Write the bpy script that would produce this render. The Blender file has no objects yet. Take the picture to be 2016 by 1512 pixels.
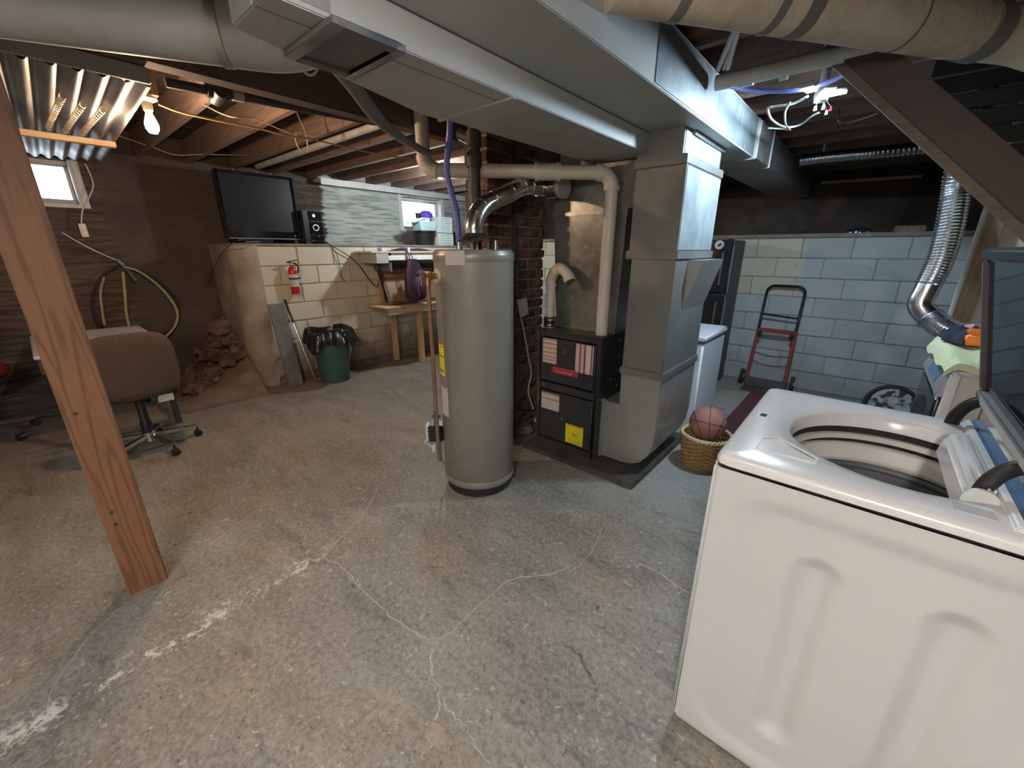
import bpy, bmesh, math, random
from mathutils import Vector, Matrix
R = random.Random(7)
S = bpy.context.scene
COL = S.collection

# ------------------------------------------------------------------ camera, world, exposure
CAM_H, PITCH, YAW, FPX = 1.45, math.radians(18.3), math.radians(40.7), 798.0
cam_d = bpy.data.cameras.new('camera'); cam_d.sensor_width = 36.0
cam_d.lens = 36.0*FPX/2016.0; cam_d.clip_start = .02
cam = bpy.data.objects.new('camera', cam_d); COL.objects.link(cam)
cam.location = (0, 0, CAM_H); cam.rotation_euler = (math.pi/2-PITCH, 0, YAW)
S.camera = cam
W = bpy.data.worlds.new('world'); S.world = W; W.use_nodes = True
W.node_tree.nodes['Background'].inputs[0].default_value = (.86, .93, 1, 1)
W.node_tree.nodes['Background'].inputs[1].default_value = 5.0
S.view_settings.view_transform = 'Standard'; S.view_settings.look = 'None'
S.view_settings.gamma = 1; S.view_settings.use_curve_mapping = False
S.view_settings.exposure = 1.05
S.cycles.max_bounces = 6; S.cycles.diffuse_bounces = 4; S.cycles.glossy_bounces = 3; S.cycles.transparent_max_bounces = 6
S.cycles.caustics_reflective = False; S.cycles.caustics_refractive = False

# lamps of the room and added fill lamps: (position, colour, watts, bulb radius); their fixtures are built further down
LAMP_WARM = ((-3.05, .66, 2.02), (1, .66, .42), 21, .035)
LAMP_LED = ((-.40, 2.74, 2.17), (.64, .83, 1), 56, .06)
LAMP_FILL = ((.40, -1.45, 2.05), (1, .97, .94), 42, (1.2, .16))  # unseen fixture, added behind the camera for broad soft fill
LAMP_FILL_MID = ((-.30, .35, 2.10), (1, .96, .91), 6, .09)  # unseen bulb, added to brighten washer top and middle floor
LAMP_FILL_DESK = ((-3.0, -1.8, 2.0), (1, .93, .85), 3.5, .10)  # unseen bulb, added as weak fill from the front left
LAMP_FAR = ((-3.9, 3.3, 2.262), (.92, .97, 1), 29, .045)

# ------------------------------------------------------------------ pixel rays -> points in the room
_sp, _cp, _sy, _cy = math.sin(PITCH), math.cos(PITCH), math.sin(YAW), math.cos(YAW)
def at(x, y, X=None, Y=None, Z=None):
    u = (x-1008)/FPX; v = (756-y)/FPX
    F = v*_sp+_cp; dz = v*_cp-_sp
    dx = u*_cy-F*_sy; dy = u*_sy+F*_cy
    t = X/dx if X is not None else Y/dy if Y is not None else (Z-CAM_H)/dz
    return Vector((dx*t, dy*t, CAM_H+dz*t))

# ------------------------------------------------------------------ materials
MATS = {}
def base(name):
    m = bpy.data.materials.new(name); m.use_nodes = True
    nt = m.node_tree; b = nt.nodes['Principled BSDF']
    MATS[name] = m
    return m, nt, b
def N(nt, t, **k):
    n = nt.nodes.new(t)
    for a, v in k.items():
        if hasattr(n, a) and not isinstance(v, (list,)) and a not in ('inp',): setattr(n, a, v)
    return n
def L(nt, a, b): nt.links.new(a, b)
def noise(nt, vec, sc, det=3, rough=.6):
    n = nt.nodes.new('ShaderNodeTexNoise'); n.inputs['Scale'].default_value = sc
    n.inputs['Detail'].default_value = det; n.inputs['Roughness'].default_value = rough
    if vec is not None: L(nt, vec, n.inputs['Vector'])
    return n.outputs['Fac']
def ramp(nt, fac, stops):
    r = nt.nodes.new('ShaderNodeValToRGB'); e = r.color_ramp.elements
    while len(e) < len(stops): e.new(.5)
    for i, (p, c) in enumerate(stops):
        e[i].position = p; e[i].color = (*c, 1) if len(c) == 3 else c
    L(nt, fac, r.inputs[0]); return r.outputs[0]
def mix(nt, fac, a, b, mode='MIX'):
    m = nt.nodes.new('ShaderNodeMix'); m.data_type = 'RGBA'; m.blend_type = mode
    for s, v in ((m.inputs[0], fac), (m.inputs[6], a), (m.inputs[7], b)):
        if isinstance(v, bpy.types.NodeSocket): L(nt, v, s)
        elif isinstance(v, (int, float)): s.default_value = v
        else: s.default_value = (*v, 1)
    return m.outputs[2]
def math_(nt, op, a, b=None, c=None, clamp=False):
    m = nt.nodes.new('ShaderNodeMath'); m.operation = op; m.use_clamp = clamp
    for s, v in zip(m.inputs, (a, b, c)):
        if v is None: continue
        if isinstance(v, bpy.types.NodeSocket): L(nt, v, s)
        else: s.default_value = v
    return m.outputs[0]
def smooth(nt, val, lo, hi):
    m = nt.nodes.new('ShaderNodeMapRange'); m.interpolation_type = 'SMOOTHSTEP'
    L(nt, val, m.inputs[0]); m.inputs[1].default_value = lo; m.inputs[2].default_value = hi
    return m.outputs[0]
def coords(nt, stretch=(1, 1, 1), kind='Object'):
    tc = nt.nodes.new('ShaderNodeTexCoord'); mp = nt.nodes.new('ShaderNodeMapping')
    mp.inputs['Scale'].default_value = stretch
    L(nt, tc.outputs[kind], mp.inputs['Vector']); return mp.outputs[0]
def bump(nt, b, h, strength, dist=.01):
    n = nt.nodes.new('ShaderNodeBump'); n.inputs['Strength'].default_value = strength
    n.inputs['Distance'].default_value = dist; L(nt, h, n.inputs['Height']); L(nt, n.outputs[0], b.inputs['Normal'])
def mat(name, c1, c2=None, sc=5, rough=.6, metal=0, bmp=0, bsc=60, st=(1, 1, 1), lo=.35, hi=.65, rough2=None, rnd=0, bdist=.01):
    m, nt, b = base(name)
    v = coords(nt, st)
    b.inputs['Roughness'].default_value = rough; b.inputs['Metallic'].default_value = metal
    if c2 is None: c2 = tuple(x*.86 for x in c1)
    nz = noise(nt, v, sc)
    col = ramp(nt, nz, [(lo, c1), (hi, c2)])
    if rnd:
        oi = nt.nodes.new('ShaderNodeObjectInfo')
        f = math_(nt, 'MULTIPLY_ADD', oi.outputs['Random'], rnd, 1-rnd/2)
        hsv = nt.nodes.new('ShaderNodeHueSaturation'); L(nt, col, hsv.inputs['Color']); L(nt, f, hsv.inputs['Value']); col = hsv.outputs[0]
    L(nt, col, b.inputs['Base Color'])
    if rough2 is not None:
        mr = nt.nodes.new('ShaderNodeMapRange'); L(nt, nz, mr.inputs[0]); mr.inputs[1].default_value = lo; mr.inputs[2].default_value = hi
        mr.inputs[3].default_value = rough; mr.inputs[4].default_value = rough2; L(nt, mr.outputs[0], b.inputs['Roughness'])
    if bmp: bump(nt, b, noise(nt, v, bsc), bmp, bdist)
    return m
def emit(name, col, s):
    m, nt, b = base(name); b.inputs['Base Color'].default_value = (*col, 1)
    b.inputs['Emission Color'].default_value = (*col, 1); b.inputs['Emission Strength'].default_value = s; m.cycles.emission_sampling = 'NONE'; return m

def floor_mat():
    m, nt, b = base('floor_concrete')
    gp = nt.nodes.new('ShaderNodeNewGeometry'); v = gp.outputs['Position']
    big = noise(nt, v, .9, 3, .62); mid = noise(nt, v, 4.5, 5, .7); fine = noise(nt, v, 48, 4, .8)
    mp_ = nt.nodes.new('ShaderNodeMapping'); mp_.inputs['Rotation'].default_value = (0, 0, -.75); mp_.inputs['Scale'].default_value = (1, 3.2, 1); L(nt, v, mp_.inputs['Vector']); sv = mp_.outputs[0]; swp = noise(nt, sv, 1.6, 5, .68)
    col = ramp(nt, big, [(.34, (.105, .100, .086)), (.48, (.205, .190, .160)), (.62, (.315, .290, .238))])
    col = mix(nt, .45, col, ramp(nt, mid, [(.36, (.105, .098, .083)), (.52, (.235, .220, .186)), (.66, (.37, .345, .292))]))
    col = mix(nt, .32, col, ramp(nt, swp, [(.36, (.075, .072, .064)), (.64, (.38, .355, .305))]))
    col = mix(nt, .34, col, ramp(nt, fine, [(.36, (.060, .054, .046)), (.6, (.47, .44, .385))]))
    # brown earth stain near the walls and furnace, grey-green skim coat towards the back
    br = noise(nt, v, 1.3, 4)
    sep = nt.nodes.new('ShaderNodeSeparateXYZ'); L(nt, v, sep.inputs[0])
    near = smooth(nt, math_(nt, 'ADD', sep.outputs[0], math_(nt, 'MULTIPLY', br, .9)), -3.9, -4.35)
    col = mix(nt, math_(nt, 'MULTIPLY', near, .75), col, (.20, .135, .095))
    bk = smooth(nt, math_(nt, 'ADD', sep.outputs[1], math_(nt, 'MULTIPLY', br, .7)), 2.25, 2.6)
    bx_ = smooth(nt, sep.outputs[0], -1.5, -1.1)
    col = mix(nt, math_(nt, 'MULTIPLY', math_(nt, 'MULTIPLY', bk, bx_), .55), col, (.36, .37, .345))
    # pale specks and dark pits
    warp = nt.nodes.new('ShaderNodeMix'); warp.data_type = 'VECTOR'; warp.inputs[0].default_value = .06
    nn = nt.nodes.new('ShaderNodeTexNoise'); nn.inputs['Scale'].default_value = 30; nn.inputs['Detail'].default_value = 1; L(nt, v, nn.inputs['Vector'])
    L(nt, v, warp.inputs[4]); L(nt, nn.outputs['Color'], warp.inputs[5]); wv = warp.outputs[1]
    def specks(scale, size, keep, colr, amt):
        nonlocal col
        vo = nt.nodes.new('ShaderNodeTexVoronoi'); vo.inputs['Scale'].default_value = scale; L(nt, wv, vo.inputs['Vector'])
        cs = nt.nodes.new('ShaderNodeSeparateColor'); L(nt, vo.outputs['Color'], cs.inputs[0])
        k = math_(nt, 'MULTIPLY', math_(nt, 'GREATER_THAN', cs.outputs[0], 1-keep), smooth(nt, math_(nt, 'SUBTRACT', math_(nt, 'MULTIPLY', cs.outputs[1], size), vo.outputs['Distance']), 0, .06))
        col = mix(nt, math_(nt, 'MULTIPLY', k, amt), col, colr)
    specks(46, .40, .40, (.50, .465, .40), .55)
    specks(26, .27, .26, (.56, .525, .46), .65)
    specks(60, .42, .30, (.09, .08, .068), .60)
    specks(19, .17, .26, (.055, .048, .04), .80)
    specks(7, .30, .10, (.42, .375, .30), .40)
    # white salt bloom along the slab joint
    a = at(0, 1470, Z=0); c = at(640, 1085, Z=0); d = (c-a).normalized()
    ex = math_(nt, 'SUBTRACT', sep.outputs[0], a.x); ey = math_(nt, 'SUBTRACT', sep.outputs[1], a.y)
    al = math_(nt, 'ADD', math_(nt, 'MULTIPLY', ex, d.x), math_(nt, 'MULTIPLY', ey, d.y))
    ac = math_(nt, 'ABSOLUTE', math_(nt, 'ADD', math_(nt, 'SUBTRACT', math_(nt, 'MULTIPLY', ey, d.x), math_(nt, 'MULTIPLY', ex, d.y)), math_(nt, 'MULTIPLY_ADD', mid, .16, -.08)))
    Ln = (c-a).length
    inb = math_(nt, 'MULTIPLY', smooth(nt, ac, .13, .01), math_(nt, 'MULTIPLY', smooth(nt, al, -.6, -.2), smooth(nt, al, Ln+.12, Ln-.12)))
    sn = noise(nt, v, 22, 5, .82); gate = smooth(nt, noise(nt, v, 3.2, 3, .5), .44, .60)
    core = smooth(nt, ac, .06, 0)
    wh = math_(nt, 'MULTIPLY', inb, smooth(nt, math_(nt, 'ADD', sn, math_(nt, 'ADD', math_(nt, 'MULTIPLY', core, .07), math_(nt, 'MULTIPLY', gate, .08))), .56, .66))
    col = mix(nt, math_(nt, 'MULTIPLY', wh, .85), col, (.74, .71, .66))
    w2 = smooth(nt, noise(nt, sv, 11, 4, .78), .63, .71)
    col = mix(nt, math_(nt, 'MULTIPLY', w2, .5), col, (.60, .57, .51))
    tanp = smooth(nt, noise(nt, v, 1.7, 2, .6), .50, .64)
    col = mix(nt, math_(nt, 'MULTIPLY', tanp, .35), col, mix(nt, 1.0, col, (.98, .80, .60), 'MULTIPLY'))
    drk = smooth(nt, noise(nt, sv, 2.4, 5, .72), .55, .68)
    col = mix(nt, math_(nt, 'MULTIPLY', drk, .5), col, (.075, .071, .062))
    L(nt, col, b.inputs['Base Color'])
    rr = nt.nodes.new('ShaderNodeMapRange'); L(nt, big, rr.inputs[0]); rr.inputs[3].default_value = .38; rr.inputs[4].default_value = .72
    L(nt, rr.outputs[0], b.inputs['Roughness'])
    bump(nt, b, fine, .12, .01)
    return m
def wall_mat():
    m, nt, b = base('foundation_wall')
    v = coords(nt, (1, 1, 1)); sv = coords(nt, (1, .8, 9))
    st = noise(nt, sv, 4.2, 5, .55); mid = noise(nt, v, 3, 6)
    dirt = ramp(nt, st, [(.36, (.045, .034, .027)), (.5, (.10, .076, .060)), (.64, (.16, .125, .10))])
    grn = ramp(nt, st, [(.36, (.26, .31, .28)), (.5, (.48, .545, .50)), (.64, (.60, .66, .61))])
    g = nt.nodes.new('ShaderNodeNewGeometry'); sep = nt.nodes.new('ShaderNodeSeparateXYZ'); L(nt, g.outputs['Position'], sep.inputs[0])
    ya = math_(nt, 'ADD', sep.outputs[1], math_(nt, 'MULTIPLY_ADD', mid, .16, -.08))
    par = math_(nt, 'MULTIPLY', smooth(nt, ya, .60, .68), smooth(nt, ya, 2.15, 1.75))
    dirt = mix(nt, math_(nt, 'MULTIPLY_ADD', par, .62, .30), dirt, ramp(nt, noise(nt, v, 2.1, 8, .7), [(.3, (.050, .038, .030)), (.7, (.115, .088, .070))]))
    edge = math_(nt, 'ADD', sep.outputs[1], math_(nt, 'MULTIPLY_ADD', st, .22, -.11))
    paint = smooth(nt, edge, 2.72, 2.76)
    rub = math_(nt, 'MULTIPLY', smooth(nt, edge, 3.85, 3.95), smooth(nt, sep.outputs[2], 1.78, 1.70))
    col = mix(nt, paint, dirt, grn); col = mix(nt, math_(nt, 'MULTIPLY', rub, .8), col, (.19, .18, .19))
    L(nt, col, b.inputs['Base Color']); b.inputs['Roughness'].default_value = .9
    bump(nt, b, st, .55, .03); return m
def block_mat(name, c1, c2, stain, cream=None):
    m, nt, b = base(name)
    g = nt.nodes.new('ShaderNodeNewGeometry'); sep = nt.nodes.new('ShaderNodeSeparateXYZ'); L(nt, g.outputs['Position'], sep.inputs[0])
    P = g.outputs['Position']
    big = noise(nt, P, 2.2, 6); fine = noise(nt, P, 45, 5, .7)
    oi = nt.nodes.new('ShaderNodeObjectInfo')
    col = ramp(nt, big, [(.3, c1), (.7, c2)])
    if cream:
        warm_mk = math_(nt, 'MULTIPLY', smooth(nt, math_(nt, 'ADD', sep.outputs[0], math_(nt, 'MULTIPLY', big, .12)), -.47, -.52),
                   smooth(nt, math_(nt, 'ADD', sep.outputs[2], math_(nt, 'MULTIPLY', big, .1)), 1.0, 1.06))
        col = mix(nt, warm_mk, col, cream)  # warm lamp light on the upper blocks, painted in as cream
    low = smooth(nt, math_(nt, 'ADD', sep.outputs[2], math_(nt, 'MULTIPLY_ADD', big, .9, -.45)), stain[1], stain[2])
    col = mix(nt, math_(nt, 'MULTIPLY', low, stain[3]), col, stain[0])
    pk = smooth(nt, noise(nt, P, 11, 6, .75), .60, .68)
    col = mix(nt, math_(nt, 'MULTIPLY', pk, .35), col, tuple(x*.45 for x in c1))
    hsv = nt.nodes.new('ShaderNodeHueSaturation'); L(nt, col, hsv.inputs['Color'])
    L(nt, math_(nt, 'MULTIPLY_ADD', oi.outputs['Random'], .18, .91), hsv.inputs['Value'])
    L(nt, hsv.outputs[0], b.inputs['Base Color']); b.inputs['Roughness'].default_value = .8
    bump(nt, b, fine, .35, .006); return m
def wood_mat(name, c1, c2, c3, axis='z', rough=.6, k=1.0):
    m, nt, b = base(name)
    st = {'x': (.35, 5, 5), 'y': (5, .35, 5), 'z': (5, 5, .35)}[axis]
    v = coords(nt, tuple(s*k for s in st))
    d = noise(nt, v, 1.6, 3, .5)
    w = math_(nt, 'FRACT', math_(nt, 'MULTIPLY', d, 11))
    line = math_(nt, 'ABSOLUTE', math_(nt, 'SUBTRACT', w, .5))
    col = ramp(nt, line, [(.05, c2), (.25, c1), (.5, c1)])
    col = mix(nt, .35, col, ramp(nt, noise(nt, coords(nt), 2.2, 6), [(.35, c3), (.65, c1)]))
    fn = noise(nt, coords(nt, tuple(s*k*6 for s in st)), 3, 4)
    col = mix(nt, .25, col, ramp(nt, fn, [(.3, c2), (.7, c1)]))
    L(nt, col, b.inputs['Base Color']); b.inputs['Roughness'].default_value = rough
    return m
def metal_mat(name, c1, c2, rough=.38, rough2=.55, metal=.9, sc=3, spangle=0, streak=0):
    m, nt, b = base(name); v = coords(nt)
    nz = noise(nt, v, sc, 6, .6); col = ramp(nt, nz, [(.35, c1), (.65, c2)])
    if spangle:
        vo = nt.nodes.new('ShaderNodeTexVoronoi'); vo.inputs['Scale'].default_value = spangle; L(nt, v, vo.inputs['Vector'])
        hs = nt.nodes.new('ShaderNodeSeparateColor'); L(nt, vo.outputs['Color'], hs.inputs[0])
        col = mix(nt, .3, col, ramp(nt, hs.outputs[0], [(0, tuple(x*.6 for x in c1)), (1, tuple(min(1, x*1.3) for x in c2))]))
    if streak:
        s = smooth(nt, noise(nt, coords(nt, (9, 9, 2.2)), 3, 6, .7), .60, .70)
        col = mix(nt, math_(nt, 'MULTIPLY', s, streak), col, (.85, .9, .9))
    L(nt, col, b.inputs['Base Color']); b.inputs['Metallic'].default_value = metal
    mr = nt.nodes.new('ShaderNodeMapRange'); L(nt, nz, mr.inputs[0]); mr.inputs[1].default_value = .3; mr.inputs[2].default_value = .7
    mr.inputs[3].default_value = rough; mr.inputs[4].default_value = rough2; L(nt, mr.outputs[0], b.inputs['Roughness'])
    return m
def print_mat(name, paper, ink, rows, axis=2, head=None, dens=.5):
    """flat printed sticker: rows of fine print over the object's own box"""
    m, nt, b = base(name)
    tc = nt.nodes.new('ShaderNodeTexCoord'); sep = nt.nodes.new('ShaderNodeSeparateXYZ'); L(nt, tc.outputs['Generated'], sep.inputs[0])
    z = sep.outputs[axis]
    fr = math_(nt, 'FRACT', math_(nt, 'MULTIPLY', z, rows))
    line = math_(nt, 'GREATER_THAN', fr, .45)
    o = sep.outputs[0]; o2 = sep.outputs[1]; h = math_(nt, 'ADD', o, o2) if axis == 2 else sep.outputs[2]
    cb = nt.nodes.new('ShaderNodeCombineXYZ'); L(nt, math_(nt, 'MULTIPLY', h, 34), cb.inputs[0]); L(nt, math_(nt, 'FLOOR', math_(nt, 'MULTIPLY', z, rows)), cb.inputs[1])
    txt = math_(nt, 'GREATER_THAN', noise(nt, cb.outputs[0], 1, 2), 1-dens)
    fac = math_(nt, 'MULTIPLY', line, txt)
    col = mix(nt, math_(nt, 'MULTIPLY', fac, .75), paper, ink)
    if head:
        for lo, hi, c in head:
            k = math_(nt, 'MULTIPLY', math_(nt, 'GREATER_THAN', z, lo), math_(nt, 'LESS_THAN', z, hi)); col = mix(nt, k, col, c)
    L(nt, col, b.inputs['Base Color']); b.inputs['Roughness'].default_value = .45; return m

floor_mat(); wall_mat()
block_mat('block_cream', (.52, .49, .40), (.62, .585, .48), ((.20, .145, .10), .72, .12, .85))
block_mat('block_blue', (.42, .455, .47), (.52, .555, .56), ((.30, .305, .29), .55, .1, .6), cream=(.60, .57, .44))
mat('mortar_cream', (.50, .47, .39), (.36, .32, .25), 4, .9, bmp=.3)
mat('mortar_grey', (.33, .345, .34), (.24, .25, .25), 4, .9, bmp=.3)
mat('parge', (.40, .36, .30), (.25, .205, .165), 3, .75, bmp=.25, bsc=20)
mat('ledge_cap', (.20, .165, .135), (.32, .28, .23), 5, .9, bmp=.4, bsc=30)
mat('dark_earth', (.050, .042, .037), (.105, .088, .076), 3, .95, bmp=.5, bsc=18)
mat('brown_earth', (.135, .094, .070), (.23, .165, .125), 4, .95, bmp=.6, bsc=22)
mat('brick_red', (.105, .055, .042), (.27, .165, .125), 11, .92, bmp=.5, bsc=50, rnd=.7, lo=.42, hi=.72)
mat('rubble_dark', (.115, .072, .055), (.20, .135, .105), 10, .95, bmp=.6, bsc=40, rnd=.5)
metal_mat('spring_steel', (.42, .36, .28), (.36, .31, .24), .4, .5, .6, 9)
mat('screen_black', (.010, .011, .014), (.012, .013, .016), 8, .38)
mat('brick_mortar', (.25, .195, .15), (.36, .30, .235), 9, .95, bmp=.6, bsc=35)
mat('rubble_stone', (.22, .165, .125), (.34, .27, .21), 8, .95, bmp=.6, bsc=40, rnd=.5)
wood_mat('post_wood', (.275, .128, .060), (.12, .045, .022), (.185, .080, .040), 'z', .5)
wood_mat('joist_wood', (.27, .185, .145), (.15, .10, .08), (.20, .138, .108), 'x', .85)
wood_mat('beam_wood', (.125, .085, .068), (.07, .046, .037), (.10, .07, .055), 'y', .8)
wood_mat('stringer_wood', (.080, .053, .046), (.062, .040, .035), (.072, .047, .041), 'x', .6)
wood_mat('old_edge', (.20, .165, .135), (.13, .105, .085), (.17, .14, .115), 'x', .8)
wood_mat('pine', (.60, .43, .25), (.46, .29, .14), (.53, .37, .21), 'z', .6)
wood_mat('pine_y', (.60, .45, .29), (.46, .31, .17), (.53, .39, .24), 'y', .6)
wood_mat('stud_wood', (.34, .25, .175), (.22, .15, .10), (.29, .21, .145), 'z', .65)
wood_mat('plank_dark', (.018, .016, .014), (.010, .009, .008), (.015, .013, .012), 'x', .95)
wood_mat('subfloor', (.036, .030, .027), (.020, .017, .015), (.03, .025, .022), 'y', .95)
metal_mat('galv', (.36, .365, .345), (.43, .435, .41), .40, .55, .7, 3, 0)
metal_mat('galv_dull', (.40, .41, .40), (.49, .50, .49), .55, .72, .25, 1.6, 0, .12)
metal_mat('galv_riser', (.185, .185, .174), (.245, .245, .23), .42, .6, .4, 2.5)
metal_mat('galv_led_lit', (.30, .36, .38), (.44, .50, .52), .38, .5, .35, 5, 0, .6)  # riser metal with the LED's blue light and streaks put into its colour
metal_mat('galv_trunk_led', (.15, .175, .185), (.22, .25, .26), .42, .55, .35, 5, 0, .45)  # trunk metal tinted and streaked to carry the LED light on its side
mat('cable_dim', (.30, .30, .29), (.25, .25, .24), 9, .5)
mat('old_plate', (.20, .165, .13), (.29, .25, .20), 14, .9, bmp=.3)
metal_mat('galv_boot', (.36, .36, .338), (.43, .43, .40), .24, .36, .5, 2)
metal_mat('galv_dark', (.24, .24, .225), (.33, .33, .31), .28, .45, .7, 2, 26)
metal_mat('foil', (.72, .74, .78), (.62, .64, .68), .16, .32, 1, 30)
metal_mat('chrome', (.75, .75, .75), (.6, .6, .6), .15, .3, 1, 8)
metal_mat('brass', (.62, .42, .17), (.5, .33, .13), .25, .4, 1, 20)
metal_mat('copper_old', (.27, .155, .105), (.36, .22, .15), .45, .65, .6, 14)
metal_mat('corrugated', (.33, .34, .335), (.24, .235, .23), .5, .65, .45, 2.5)
metal_mat('flue_metal', (.50, .49, .46), (.40, .39, .36), .18, .36, .95, 6)
metal_mat('black_iron', (.045, .045, .05), (.075, .072, .07), .45, .7, .4, 6)
mat('heater_grey', (.300, .288, .252), (.268, .255, .222), 2.2, .30, .2, rough2=.42)
mat('furnace_black', (.050, .053, .054), (.040, .042, .044), 30, .42, .2, bmp=.12, bsc=300)
mat('furnace_black2', (.035, .037, .038), (.028, .029, .03), 30, .5, .2)
mat('black_plastic', (.012, .012, .014), (.020, .020, .022), 8, .35)
mat('black_gloss', (.008, .009, .012), (.012, .013, .016), 8, .10)
mat('black_matte', (.010, .010, .011), (.02, .02, .02), 8, .8)
mat('dark_void', (.006, .006, .007), (.01, .01, .01), 8, .95)
mat('grey_recess', (.16, .165, .16), (.12, .122, .12), 5, .8)
mat('pad_black', (.034, .034, .036), (.085, .070, .058), 5, .75, bmp=.3, bsc=40)
mat('pvc', (.71, .65, .555), (.66, .60, .50), 6, .38)
mat('pvc_white', (.60, .61, .60), (.50, .51, .50), 5, .45)
mat('white_gloss', (.70, .69, .678), (.685, .675, .663), 3, .24)
mat('white_matte', (.60, .593, .58), (.585, .578, .565), 3, .38)
mat('washer_ring', (.62, .585, .53), (.60, .565, .51), 3, .35)
mat('tub_grey', (.115, .115, .115), (.145, .145, .142), 6, .55, .15)
mat('white_appliance', (.72, .77, .83), (.70, .75, .81), 3, .35)
mat('dryer_beige', (.50, .47, .43), (.47, .44, .40), 3, .4)
mat('fridge_black', (.030, .028, .030), (.026, .025, .027), 20, .32, .3, bmp=.05, bsc=300)
mat('fridge_side', (.060, .070, .072), (.052, .06, .063), 20, .5)
mat('white_paint', (.74, .77, .76), (.62, .66, .66), 5, .5)
mat('white_vinyl', (.82, .82, .80), (.76, .76, .75), 5, .4)
mat('drywall', (.66, .645, .58), (.48, .46, .40), 6, .85, bmp=.3)
mat('chair_fabric', (.085, .062, .048), (.065, .047, .036), 60, .95, bmp=.3, bsc=250)
mat('brown_plastic', (.15, .12, .10), (.13, .10, .085), 6, .5)
mat('desk_white', (.66, .65, .66), (.60, .59, .60), 4, .45)
mat('red_paint', (.33, .055, .045), (.26, .045, .038), 8, .4)
mat('red_gloss', (.55, .018, .022), (.48, .014, .018), 8, .22)
mat('red_fabric', (.23, .015, .035), (.16, .01, .022), 12, .8)
mat('trash_green', (.045, .105, .095), (.06, .135, .12), 5, .4)
mat('bag_black', (.010, .010, .013), (.016, .016, .02), 9, .22)
mat('hose_green', (.42, .46, .20), (.34, .38, .16), 12, .5)
mat('cable_white', (.70, .70, .67), (.60, .60, .57), 9, .5)
mat('cable_tan', (.48, .36, .24), (.40, .29, .19), 9, .5)
mat('cable_yellow', (.62, .42, .12), (.52, .34, .09), 9, .5)
mat('pex_blue', (.10, .13, .42), (.14, .18, .50), 9, .35)
mat('insulation_wrap', (.56, .49, .385), (.44, .385, .305), 9, .9, bmp=.35, bsc=45)
mat('strap_dark', (.17, .165, .155), (.13, .125, .12), 6, .7)
mat('slate_board', (.125, .135, .14), (.18, .19, .195), 9, .7, bmp=.2)
mat('orange_plastic', (.85, .22, .02), (.80, .19, .02), 6, .4)
mat('towel_lime', (.56, .62, .34), (.60, .62, .44), 7, .95, bmp=.5, bsc=90)
mat('navy_cloth', (.010, .014, .032), (.02, .025, .05), 9, .9, bmp=.4, bsc=60)
mat('pink_cloth', (.62, .36, .40), (.50, .28, .32), 20, .9)
mat('cyan_plastic', (.22, .62, .70), (.30, .70, .76), 6, .35)
mat('cyan_clear', (.50, .78, .86), (.58, .82, .88), 6, .3)
mat('purple_plastic', (.10, .06, .52), (.13, .08, .6), 6, .4)
mat('backpack_plum', (.095, .025, .060), (.065, .018, .045), 10, .85, bmp=.3, bsc=120)
mat('backpack_black', (.015, .014, .018), (.022, .02, .026), 10, .85, bmp=.3, bsc=120)
mat('backpack_pink', (.42, .16, .30), (.36, .13, .26), 10, .8)
mat('panel_brown', (.30, .175, .105), (.25, .145, .088), 3, .5)
mat('panel_frame', (.095, .055, .045), (.08, .045, .038), 5, .55)
mat('ball_rubber', (.40, .18, .145), (.33, .145, .12), 9, .62, bmp=.25, bsc=260)
mat('ball_seam', (.06, .02, .02), (.05, .018, .018), 9, .6)
mat('wicker', (.46, .29, .12), (.34, .20, .075), 22, .5, rnd=.2)
mat('wicker_rim', (.68, .54, .34), (.58, .45, .27), 30, .55)
mat('mat_maroon', (.13, .045, .055), (.095, .033, .042), 60, .95, bmp=.4, bsc=200)
mat('rubber_black', (.020, .020, .022), (.03, .03, .032), 14, .75)
mat('steel_plate', (.10, .085, .08), (.14, .12, .115), 8, .6, .4)
mat('porcelain', (.72, .66, .56), (.66, .6, .5), 5, .3)
mat('yellow_print', (.80, .70, .03), (.78, .68, .03), 4, .45)
mat('red_badge', (.42, .035, .065), (.40, .03, .06), 6, .35)
mat('badge_line', (.70, .28, .32), (.68, .26, .30), 6, .4)
mat('ink', (.01, .01, .01), (.012, .012, .012), 6, .5)
mat('ink_grey', (.22, .22, .22), (.2, .2, .2), 6, .5)
mat('crack_fill', (.52, .47, .40), (.36, .33, .285), 30, .9)
mat('crack_dark', (.115, .105, .092), (.20, .185, .16), 40, .95)
mat('tile_chip', (.40, .33, .255), (.28, .225, .17), 30, .9, bmp=.3)
mat('console_blue', (.10, .19, .34), (.12, .21, .37), 6, .2)
mat('silver_trim', (.55, .55, .56), (.5, .5, .51), 8, .3, .6)
print_mat('print_white', (.80, .78, .73), (.2, .2, .2), 16, 2, None, .62)
print_mat('print_warn', (.72, .68, .64), (.3, .22, .2), 22, 2, [(.93, .97, (.45, .12, .05)), (.78, .82, (.45, .12, .05)), (.60, .64, (.45, .12, .05)), (.42, .46, (.45, .12, .05)), (.24, .28, (.45, .12, .05)), (.12, .15, (.45, .12, .05))], .6)
print_mat('print_low', (.72, .70, .67), (.3, .3, .3), 14, 2, [(.90, .96, (.55, .16, .04)), (.60, .66, (.5, .14, .05))], .6)
print_mat('print_red', (.74, .55, .56), (.35, .33, .34), 26, 0, [(.22, .30, (.42, .03, .07)), (.48, .56, (.42, .03, .07)), (.60, .86, (.74, .72, .68)), (.86, .93, (.42, .03, .07))], .7)
mat('print_bag', (.06, .06, .065), (.50, .52, .54), 14, .3, lo=.42, hi=.52)
print_mat('print_flat', (.69, .68, .67), (.15, .15, .15), 7, 1, None, .55)
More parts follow.
